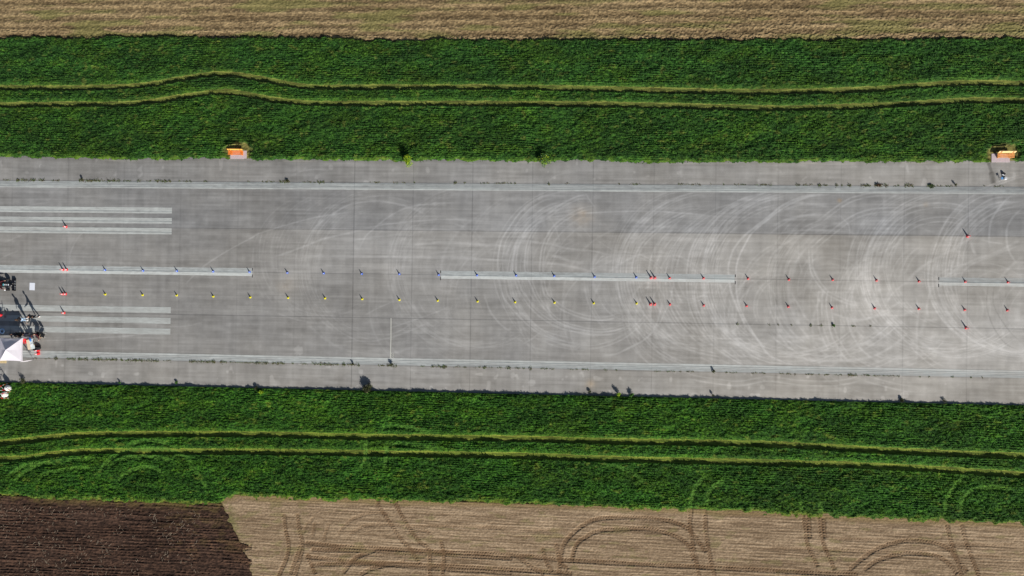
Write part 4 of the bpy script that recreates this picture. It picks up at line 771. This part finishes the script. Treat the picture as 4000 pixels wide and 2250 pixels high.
# ============================================================ PEOPLE
SKIN = mat('skin', alb(206, 160, 136), .55, noise=.04)
def skinned(name, V, E, Rr, m, parent, sub=1):
    me = bpy.data.meshes.new(name); me.from_pydata(V, E, []); me.update(); me.materials.append(m)
    o = bpy.data.objects.new(name, me); col.objects.link(o); o.parent = parent
    sk = o.modifiers.new('skin', 'SKIN'); sk.use_smooth_shade = True
    for i, r_ in enumerate(Rr):
        d = me.skin_vertices[0].data[i]; d.radius = (r_, r_) if not isinstance(r_, tuple) else r_
    me.skin_vertices[0].data[0].use_root = True
    if sub: s_ = o.modifiers.new('sub', 'SUBSURF'); s_.levels = sub; s_.render_levels = sub
    return o
def person(px, py, rz, label, top, legs, shoe, hair, stride=.12, arm=(.1, .1), lean=0.0, short=False, seat=0.0, hairlen=0, group=None, z=0.0):
    x, y = P(px, py); e = empty('person', float(x), float(y), z, rz, label=label, cat='person', group=group)
    hz = .92-seat
    def A(y_, z_): return y_+lean*max(0, z_-hz)
    hip = (0, 0, hz); ch = (0, A(0, hz+.28), hz+.28); sh = (0, A(0, hz+.5), hz+.5); nk = (0, A(.01, hz+.60), hz+.60)
    hd = (0, A(.02, hz+.70), hz+.70); hd2 = (0, A(.03, hz+.80), hz+.80)
    V = [hip, ch, sh, nk, hd, hd2]; E = [(0, 1), (1, 2), (2, 3), (3, 4), (4, 5)]; Rr = [(.12, .09), (.11, .08), (.10, .065), .05, .088, .075]
    legs_pts = []; arms_pts = []
    for s in (-1, 1):
        st = stride*s
        if seat: kn = (s*.11, .42, hz-.0); an = (s*.11, .44, .09); to = (s*.12, .60, .04)
        else: kn = (s*.10, st*.6+.03, hz*.53); an = (s*.10, st, .09); to = (s*.12, st+.17, .035)
        b = len(V); V += [(s*.09, 0, hz-.06), kn, an, to]; E += [(0, b), (b, b+1), (b+1, b+2), (b+2, b+3)]; Rr += [.09, .06, .042, .035]; legs_pts.append(((s*.09, 0, hz-.04), kn, an, to))
        ar = arm[0] if s < 0 else arm[1]
        so_ = (s*.19, A(0, hz+.47), hz+.47); el = (s*(.22+ar*.4), A(ar*.5, hz+.2), hz+.2+ar*.18); wr = (s*(.22+ar*.55), A(.1+ar*1.0, hz-.03), hz-.03+ar*.55); pl = (wr[0], wr[1]+.05, wr[2]-.06+ar*.08)
        b = len(V); V += [so_, el, wr, pl]; E += [(2, b), (b, b+1), (b+1, b+2), (b+2, b+3)]; Rr += [.046, .038, .028, (.034, .02)]; arms_pts.append((so_, el, wr))
        for f in range(5):
            t = b+3; c_ = len(V); ln_ = [.055, .075, .082, .076, .06][f]; off = (f-2)*.018
            if f == 0: q1 = (pl[0]-s*.03, pl[1]+.01, pl[2]-.005); q2 = (pl[0]-s*.045, pl[1]+.025, pl[2]-.03)
            else: q1 = (pl[0]+.0, pl[1]+off, pl[2]-ln_*.55); q2 = (pl[0]-s*.012, pl[1]+off+.012, pl[2]-ln_)
            V += [q1, q2]; E += [(t, c_), (c_, c_+1)]; Rr += [.009, .008]
    skinned('body', V, E, Rr, SKIN, e, 1)
    # clothes as their own slightly larger shells
    V = [hip, ch, sh, (0, nk[1]-.005, nk[2]-.03)]; E = [(0, 1), (1, 2), (2, 3)]; Rr = [(.175, .135), (.19, .14), (.20, .13), (.085, .08)]
    for so_, el, wr in arms_pts:
        b = len(V); V += [so_, el]; E += [(2, b), (b, b+1)]; Rr += [.088, .066]
        if not short: V += [tuple(np.array(el)*.15+np.array(wr)*.85)]; E += [(b+1, b+2)]; Rr += [.042]
    skinned('shirt', V, E, Rr, top, e)
    V = [(0, 0, hz)]; E = []; Rr = [(.16, .125)]
    for hp, kn, an, to in legs_pts:
        b = len(V); V += [hp, kn]; E += [(0, b), (b, b+1)]; Rr += [.105, .078]
        if not short or True: V += [tuple(np.array(kn)*.15+np.array(an)*.85)]; E += [(b+1, b+2)]; Rr += [.06]
    skinned('trousers', V, E, Rr, legs, e)
    for hp, kn, an, to in legs_pts:
        b = MB(); b.box((an[0], an[1]+.06, .045), (.10, .28, .09), taper=.8, bev=.03); b.build('shoe', shoe, e)
    b = MB(); b.blob((hd2[0], hd2[1]-.02, hd2[2]+.01), (.098, .112, .105), 8, 3, .05); 
    if hairlen: b.blob((hd2[0], hd2[1]-.09, hd2[2]-.12), (.085, .05, .15), 8, 4, .08)
    b.build('hair', hair, e, smooth=True)
    b = MB()
    for s in (-1, 1): b.blob((s*.032, hd[1]+.085, hd[2]+.045), (.012, .008, .010), 5, 1, 0)
    b.build('eye', CK, e)
    b = MB(); b.lathe([(.02, 0), (.012, .03), (.004, .05)], 8, (0, hd[1]+.085, hd[2]-.005)); b.build('nose', SKIN, e)
    return e
JEAN = mat('pale blue denim', alb(160, 190, 220), .8, noise=.12, scale=20); DKT = mat('black cloth', alb(26, 25, 28), .85, noise=.2, scale=20); BRH = mat('brown hair', alb(84, 60, 42), .6, noise=.2); BKH = mat('dark hair', alb(36, 28, 24), .6); WSH = mat('white shoe leather', alb(240, 240, 240), .5); MAR = mat('dark maroon cloth', alb(78, 22, 32), .85, noise=.15, scale=18); NAVY = mat('navy cloth', alb(30, 34, 58), .85)
person(148, 1236, R(115), 'person in black with white shoes walking right of the other walker', DKT, DKT, WSH, BKH, .2, (.55, .12))
person(106, 1247, R(70), 'brown-haired person in a dark top and pale blue trousers, left of the walker in black', DKT, JEAN, WSH, BRH, .08, (.15, .1), hairlen=1, short=True)
person(112, 1303, R(150), 'person in black bending over gear at the north side of the white canopy', DKT, NAVY, WSH, BKH, .1, (.6, .6), lean=.35)
person(84, 1303, R(200), 'person in dark clothes standing in the canopy shade, left of the bending one', NAVY, DKT, DKT, BKH, .1, (.3, .3))
person(160, 1304, R(165), 'person in maroon sitting on a folding chair right of the canopy', MAR, DKT, DKT, BKH, seat=.42, arm=(.5, .5))

# ============================================================ START-LINE CAMP
def translucent(m, f):
    t = m.node_tree; b_ = t.nodes['Principled BSDF']; tr = t.nodes.new('ShaderNodeBsdfTranslucent'); ms = t.nodes.new('ShaderNodeMixShader'); ms.inputs[0].default_value = f
    t.links.new(b_.inputs['Base Color'].links[0].from_socket, tr.inputs['Color']); t.links.new(b_.outputs[0], ms.inputs[1]); t.links.new(tr.outputs[0], ms.inputs[2]); t.links.new(ms.outputs[0], t.nodes['Material Output'].inputs[0]); return m
FAB = mat('white canopy fabric', alb(236, 232, 240), .8, noise=.03, scale=3, bump=.3); ALU = GREYM; translucent(FAB, .2)
x0, y0 = float(wx(133, 1360)), float(wy(133, 1405)); y1 = float(wy(133, 1317)); wdt = y1-y0; x1 = x0-wdt
e = empty('canopy_tent', (x0+x1)/2, (y0+y1)/2, 0, label='white pop-up canopy tent at the left edge of the runway', cat='canopy')
hx, hy, eh_, ah = wdt/2, wdt/2, 1.88, 2.62
b = MB(); n = 12; vs = []; fs = []
for j in range(2*n+1):
    for i in range(2*n+1):
        u = (i-n)/n; v = (j-n)/n; m_ = max(abs(u), abs(v)); s = 1-m_
        zz = eh_+(ah-eh_)*(s**1.12); sag = .05*abs(abs(u)-abs(v))*(1-m_)*4
        inx = 1-.035*(1-min(1, abs(abs(u)-abs(v))))*0; edge_in = .06*(1-(min(abs(u), abs(v)))**2)*ss(.9, 1, m_)
        X_ = u*hx; Y_ = v*hy
        if abs(u) >= abs(v): X_ -= math.copysign(float(edge_in), u)
        else: Y_ -= math.copysign(float(edge_in), v)
        vs.append((X_, Y_, zz-sag+.008*math.sin(9*u+5*v)*m_))
w2 = 2*n+1
for j in range(2*n):
    for i in range(2*n):
        q = (j*w2+i, j*w2+i+1, (j+1)*w2+i+1, (j+1)*w2+i); fs += [(q[0], q[1], q[2]), (q[0], q[2], q[3])] if (i-n+.5)*(j-n+.5) > 0 else [(q[0], q[1], q[3]), (q[1], q[2], q[3])]
b.add(vs, fs); roof = b.build('roof', FAB, e, smooth=False)
b = MB()
per = [(-hx, -hy), (hx, -hy), (hx, hy), (-hx, hy)]
for k in range(4):
    p = Vector((*per[k], 0)); q = Vector((*per[(k+1) % 4], 0)); nrm = Vector(((q-p).y, -(q-p).x, 0)).normalized()
    for i in range(10):
        a_ = p.lerp(q, i/10)-nrm*.06*(1-(2*i/10-1)**2); c_ = p.lerp(q, (i+1)/10)-nrm*.06*(1-(2*(i+1)/10-1)**2)
        b.add([(a_.x, a_.y, eh_+.0), (c_.x, c_.y, eh_+.0), (c_.x, c_.y, eh_-.2), (a_.x, a_.y, eh_-.2)], [(0, 1, 2, 3)])
b.build('valance', FAB, e)
for sx in (-1, 1):
    for sy in (-1, 1):
        b = MB(); b.tube([(sx*(hx-.06), sy*(hy-.06), 0), (sx*(hx-.06), sy*(hy-.06), eh_-.01)], .02, 6); b.box((sx*(hx-.06), sy*(hy-.06), .01), (.1, .1, .02)); b.build('leg', ALU, e)
for sy in (-1, 1):
    b = MB(); s0 = Vector((hx, sy*(hy+.01), eh_-.15)); b.add([s0, s0+Vector((-.35, sy*.1, 0)), Vector((hx-.04, sy*(hy+.10), .9)), Vector((hx-.02, sy*(hy+.03), .25)), Vector((hx+.02, sy*hy, .25))], [(0, 1, 2, 3, 4)]); b.build('side_curtain', FAB, e)

CRM = mat('cream wood', alb(226, 208, 182), .7, noise=.06); TBL = mat('pale grey table top', alb(216, 228, 228), .5, noise=.03)
# folding table standing half under the canopy
x, y = P(142, 1342); e = empty('folding_table', float(x), float(y), 0, R(13), label='pale folding table at the east side of the canopy', cat='table')
b = MB(); b.box((.06, 0, .74), (.5, 1.15, .03), bev=.02); b.build('tabletop', TBL, e); b = MB(); b.box((-.38, 0, .735), (.36, 1.15, .03), bev=.02); b.build('extension_leaf', CRM, e)
for sx in (-.45, .25):
    for sy in (-.5, .5): b = MB(); b.tube([(sx, sy, 0), (sx, sy, .72)], .015, 6); b.build('leg', ALU, e)
x, y = P(141, 1330, .75); e = empty('blue_bag', float(P(116, 1326, .9)[0]), float(P(116, 1326, .9)[1]), .75, R(20), label='blue bag lying on the folding table', cat='bag')
b = MB(); b.blob((0, 0, .08), (.12, .26, .09), 8, 5, .12); b.build('body', mat('blue nylon', alb(66, 128, 200), .6), e); b = MB(); b.tube([(-.05, -.1, .15), (0, 0, .22), (.05, .1, .15)], .012, 6); b.build('strap', NAVY, e)
X_, Y_ = P(133, 1346, .8); e = empty('cardboard_roll', float(X_), float(Y_), .757, 0, label='brown paper roll and tape lying on the table', cat='paper roll')
b = MB(); b.lathe([(.06, 0), (.06, .06), (.03, .06), (.03, 0)], 14); b.build('tape', mat('brown tape', alb(150, 124, 88), .6), e); b = MB(); b.tube([(-.12, .12, .03), (-.1, .55, .03)], .035, 8); b.build('roll', mat('dark brown card', alb(86, 58, 44), .8), e)
X_, Y_ = P(120, 1345, .8); e = empty('paper_sheets', float(X_), float(Y_), .757, .3, label='crumpled white papers on the near end of the table', cat='paper')
b = MB(); b.box((0, -.12, .01), (.25, .2, .012), rz=.4); b.box((.08, -.02, .022), (.2, .14, .01), rz=-.3); b.build('sheets', WPL, e)
# red jacket over a camp chair beside it
RED = mat('bright red cloth', alb(225, 30, 44), .75, noise=.12, scale=12)
def camp_chair(px, py, rz, m, label, group='camp chairs by the canopy'):
    x, y = P(px, py); e = empty('camp_chair', float(x), float(y), 0, rz, label=label, cat='chair', group=group)
    b = MB(); b.box((0, 0, .42), (.46, .44, .03), bev=.02); b.build('seat', m, e); b = MB(); b.box((0, -.25, .68), (.46, .03, .42), rx=.15, bev=.02); b.build('backrest', m, e)
    for s in (-1, 1):
        for q in (-1, 1): b = MB(); b.tube([(s*.23, q*.2, 0), (-s*.16, q*.2, .41)], .012, 6); b.build('leg', ALU, e)
        b = MB(); b.box((s*.26, -.02, .62), (.06, .42, .03), bev=.01); b.build('armrest', m, e)
    return e
camp_chair(114, 1332, R(250), RED, 'red camp chair at the inner end of the table')
camp_chair(177, 1309, R(160), BLK, 'black camp chair standing apart, right of the maroon seated person')
camp_chair(160, 1303, R(165), BLK, 'black camp chair under the seated person in maroon')
x, y = P(166, 1312); e = empty('wooden_crate', float(x), float(y), 0, R(8), label='tan wooden crate between the seated person and the black camp chair', cat='crate')
b = MB(); b.box((-.16, 0, .17), (.02, .34, .3)); b.box((.16, 0, .17), (.02, .34, .3)); b.box((0, -.17, .17), (.3, .02, .3)); b.box((0, .17, .17), (.3, .02, .3)); b.box((0, 0, .04), (.3, .32, .02)); b.build('side_boards', CRM, e)
X_, Y_ = P(148, 1360); e = empty('duffel_bag', float(X_), float(Y_), .0, R(10), label='large black duffel bag south of the folding table', cat='bag')
b = MB(); b.blob((0, 0, .18), (.52, .3, .2), 8, 9, .06); b.build('body', BLK, e, smooth=True)
for s in (-.14, .14): b = MB(); b.tube([(s, -.26, .2), (s, -.1, .4), (s, .1, .4), (s, .26, .2)], .014, 6); b.build('strap', NAVY, e)
X_, Y_ = P(152, 1370); 
for k, (qx, qy) in enumerate(((152, 1368), (152, 1381))):
    X_, Y_ = P(qx, qy); e = empty('cone_stack', float(X_), float(Y_), 0, 0, label='stack of tall red cones with white bands, %s' % ('directly below the duffel bag' if k == 0 else 'southernmost thing beside the canopy'), cat='cone stack', group='stacks of spare cones')
    for q in range(4):
        b = MB(); b.box((0, 0, .012+q*.07), (.29, .29, .024), bev=.02); b.lathe([(.105, .02+q*.07), (.03, .5+q*.07)], 14); b.build('cone', CR, e)
    b = MB(); b.lathe([(.082, .44), (.066, .52)], 14); b.build('band', CW, e); b = MB(); b.lathe([(.056, .57), (.044, .64)], 14); b.build('band', CW, e)
X_, Y_ = P(117, 1362); e = empty('folded_stand', float(X_), float(Y_), 0, R(-25), label='dark folded metal stand south of the table legs', cat='stand')
b = MB()
for i in range(5): b.tube([(-.3+i*.14, -.3, .02), (-.3+i*.14, -.28, .35), (-.3+i*.14, .2, .35), (-.3+i*.14, .22, .02)], .013, 6)
b.tube([(-.35, -.3, .03), (.35, -.3, .03)], .015, 6); b.tube([(-.35, .22, .03), (.35, .22, .03)], .015, 6); b.build('frame', mat('dark steel', alb(90, 92, 96), .5, .6), e)
# mat on the track
X_, Y_ = P(126, 1119); e = MB(); e.box((0, 0, .012), (.64, .86, .012), bev=.004)
tag(e.build('timing_mat', mat('white sheet plastic', alb(232, 236, 246), .6, noise=.02), loc=(float(X_), float(Y_), 0)), 'white rectangular sheet lying flat ahead of the race car', 'mat').rotation_euler = (0, 0, -.02)
# blue ring, cross stand, hand cart under the canopy shade
X_, Y_ = P(11, 1293); tag((lambda b: (b.tube([(.25*math.cos(a), .25*math.sin(a), .07) for a in np.linspace(0, 2*math.pi, 24, endpoint=False)], .08, 8, closed=True), b)[1])(MB()).build('blue_ring', mat('pale blue vinyl', alb(176, 208, 240), .5), loc=(float(X_), float(Y_), .02), smooth=True), 'light blue ring-shaped hose coil in the shade north of the canopy', 'ring')
X_, Y_ = P(42, 1291); e = empty('cross_stand', float(X_), float(Y_), 0, R(5), label='thin grey cross-footed stand right of the blue ring', cat='stand')
for a in (0, math.pi/2): b = MB(); b.tube([(-.33*math.cos(a), -.33*math.sin(a), .03), (.33*math.cos(a), .33*math.sin(a), .03)], .015, 6); b.build('foot', ALU, e)
b = MB(); b.tube([(0, 0, .03), (0, 0, .9)], .012, 6); b.build('pole', ALU, e)
X_, Y_ = P(12, 1228); e = empty('hand_cart', float(X_), float(Y_), 0, 0, label='grey wire hand cart carrying red gear in the canopy shadow', cat='cart')
b = MB()
for i in range(7): b.tube([(-.45+i*.15, -.35, .3), (-.45+i*.15, .35, .3)], .01, 5)
for zz in (.3, .55):
    b.tube([(-.48, -.36, zz), (.48, -.36, zz), (.48, .36, zz), (-.48, .36, zz)], .015, 6, closed=True)
b.build('basket', ALU, e)
for sx in (-.35, .35):
    for sy in (-.3, .3):
        b = MB(); b.lathe([(.1, -.025), (.1, .025)], 14, (sx, sy, .1), M=Matrix.Rotation(math.pi/2, 4, 'X')); b.build('wheel', BLK, e)
b = MB(); b.tube([(.48, -.2, .5), (.75, -.2, .9), (.75, .2, .9), (.48, .2, .5)], .014, 6); b.build('handle', ALU, e)
e = empty('gear_bag', float(X_)-.05, float(Y_)-.08, .31, R(10), label='red gear bag lying in the wire hand cart', cat='bag'); b = MB(); b.blob((0, 0, .14), (.33, .2, .14), 8, 2, .1); b.build('body', RED, e, smooth=True); b = MB(); b.tube([(-.2, 0, .26), (0, 0, .32), (.2, 0, .26)], .014, 6); b.build('strap', WPL, e)
X_, Y_ = P(8, 1409); e = empty('pallet', float(X_), float(Y_), 0, 0, label='wooden pallet poking out south of the canopy', cat='pallet')
for i in range(5): b = MB(); b.box((0, -.22+i*.11, .12), (1.2, .09, .022)); b.build('deck_board', mat('raw pine', alb(224, 200, 150), .8, noise=.12), e)
for s in (-.5, 0, .5): b = MB(); b.box((s, 0, .055), (.09, .55, .10)); b.build('stringer', MATS['raw pine'], e)

# race car at the start, nose to the right
CARB = mat('black carbon bodywork', alb(24, 24, 30), .3, noise=.05, spec=.6); TYRE = mat('tyre rubber', alb(32, 32, 34), .8, noise=.1); LWH = mat('white lettering', alb(225, 232, 236), .5, noise=.02)
X_, Y_ = P(60, 1113); e = empty('race_car', float(X_), float(Y_), 0, -.01, label='small black open-wheel race car at the left edge, nose pointing right', cat='race car')
def ov(x, w_, z0, z1, n=12): return [Vector((x, w_*math.cos(2*math.pi*k/n), (z0+z1)/2+(z1-z0)/2*math.sin(2*math.pi*k/n))) for k in range(n)]
b = MB(); b.loft([ov(-.18, .13, .14, .28), ov(-.35, .18, .1, .36), ov(-.8, .22, .07, .46), ov(-1.2, .26, .06, .54), ov(-1.5, .3, .06, .5), ov(-2.1, .3, .06, .5), ov(-2.7, .2, .1, .42)]); b.build('body', CARB, e, smooth=True)
b = MB(); b.box((-.02, 0, .07), (.30, 1.36, .02)); b.box((-.16, .42, .17), (.2, .46, .015), ry=.3); b.box((-.16, -.42, .17), (.2, .46, .015), ry=.3)
for s in (-1, 1): b.box((-.06, s*.68, .14), (.4, .015, .2))
fw = b.build('front_wing', CARB, e); b = MB()
for yy in (-.5, -.2, .12, .4): b.box((0.02, yy, .083), (.035, .16, .004))
b.build('wing_lettering', LWH, fw)
b = MB()
for (xx, yy, ax_, ay_) in ((-.52, .0, .10, .17), (-.7, .0, .05, .16), (-.86, .0, .10, .15)): b.box((xx, yy, .41+(-xx-.52)*.25), (ax_, ay_, .012), ry=.22)
b.build('nose_lettering', LWH, e); b = MB(); b.box((-1.02, 0, .535), (.1, .22, .012), ry=.1); b.build('nose_badge', mat('cyan print', alb(120, 205, 215), .5), e)
b = MB(); b.box((-1.55, 0, .50), (.55, .34, .06), bev=.03); b.build('cockpit', mat('dark red seat', alb(90, 26, 26), .7), e)
for s in (-1, 1):
    b = MB(); b.loft([ov(-1.5, .12, .1, .34), ov(-1.9, .2, .08, .42), ov(-2.3, .14, .1, .36)]); o = b.build('sidepod', CARB, e, smooth=True); o.location = (0, s*.42, 0)
    for xx in (-.75, -2.35):
        b = MB(); b.lathe([(.20, -.1), (.235, -.08), (.235, .08), (.20, .1)], 22, (xx, s*.6, .235), M=Matrix.Rotation(math.pi/2, 4, 'X')); wv = b.build('wheel', TYRE, e, smooth=False)
        b = MB(); b.lathe([(.11, -.104), (.11, .104)], 16, (xx, s*.6, .235), M=Matrix.Rotation(math.pi/2, 4, 'X')); b.build('rim', ALU, wv)
        b = MB(); b.tube([(xx-.1, s*.2, .2), (xx, s*.52, .2)], .012, 6); b.tube([(xx+.14, s*.2, .2), (xx, s*.52, .2)], .012, 6); b.tube([(xx, s*.2, .34), (xx, s*.52, .3)], .012, 6); b.build('suspension_arm', ALU, e)
b = MB(); b.box((-2.85, 0, .95), (.4, .95, .02), ry=.15); b.box((-2.7, 0, .8), (.25, .95, .02), ry=.3); b.box((-2.8, .48, .8), (.6, .015, .5)); b.box((-2.8, -.48, .8), (.6, .015, .5)); b.build('rear_wing', CARB, e)
b = MB(); b.tube([(-1.85, -.24, .45), (-1.87, -.16, .95), (-1.88, 0, 1.12), (-1.87, .16, .95), (-1.85, .24, .45)], .018, 8); b.tube([(-1.2, -.2, .45), (-1.22, 0, .68), (-1.2, .2, .45)], .014, 8); b.build('roll_hoop', CARB, e)
b = MB(); b.blob((-.86, -.62, .49), (.09, .09, .05), 6, 1, .02); o = b.build('mirror', WPL, e)
X_, Y_ = X_-1.62, Y_
person(13, 1113, -math.pi/2, 'driver with dark helmet seated in the black race car', MAR, DKT, DKT, BKH, seat=.62, arm=(.5, .5), z=.0)

# striped folding warning tripods in the south verge
RS = mat('red reflective sleeve', alb(226, 52, 40), .5); WS = mat('white reflective sleeve', alb(236, 240, 228), .5); SGN = mat('white folded signal cloth', alb(236, 238, 234), .75, noise=.05, bump=.2)
def tripod(px, py, rz, label, h=1.25):
    x, y = P(px, py); e = empty('warning_tripod', float(x), float(y), .05, rz, label=label, cat='warning sign', group='striped warning tripods in the verge')
    foot = [(.5*math.cos(a), .5*math.sin(a), 0) for a in (R(200), R(90), R(-30))]; top = [(f[0]*.75, f[1]*.75, h) for f in foot]
    for k in range(3):
        o = MB(); a_ = Vector(foot[k]); c_ = Vector(top[k])
        for i in range(5): o.tube([a_.lerp(c_, i/5), a_.lerp(c_, (i+1)/5)], .025, 8, mi=i % 2)
        o.build('leg', [RS, WS], e)
        o = MB(); c2 = Vector(top[(k+1) % 3])
        for i in range(4): o.tube([c_.lerp(c2, i/4), c_.lerp(c2, (i+1)/4)], .022, 8, mi=(1 if 0 < i < 3 else 0))
        o.build('top_rail', [RS, WS], e)
    b = MB(); b.blob((.12, -.02, .45), (.3, .34, .42), 9, 6, .1); b.build('signal_cloth', SGN, e)
    return e
tripod(40, 1513, R(10), 'red and white striped tripod with white cloth, upper of two in the grass', 1.3)
tripod(36, 1538, R(-160), 'red and white striped tripod with white cloth, lower of two in the grass', 1.2)
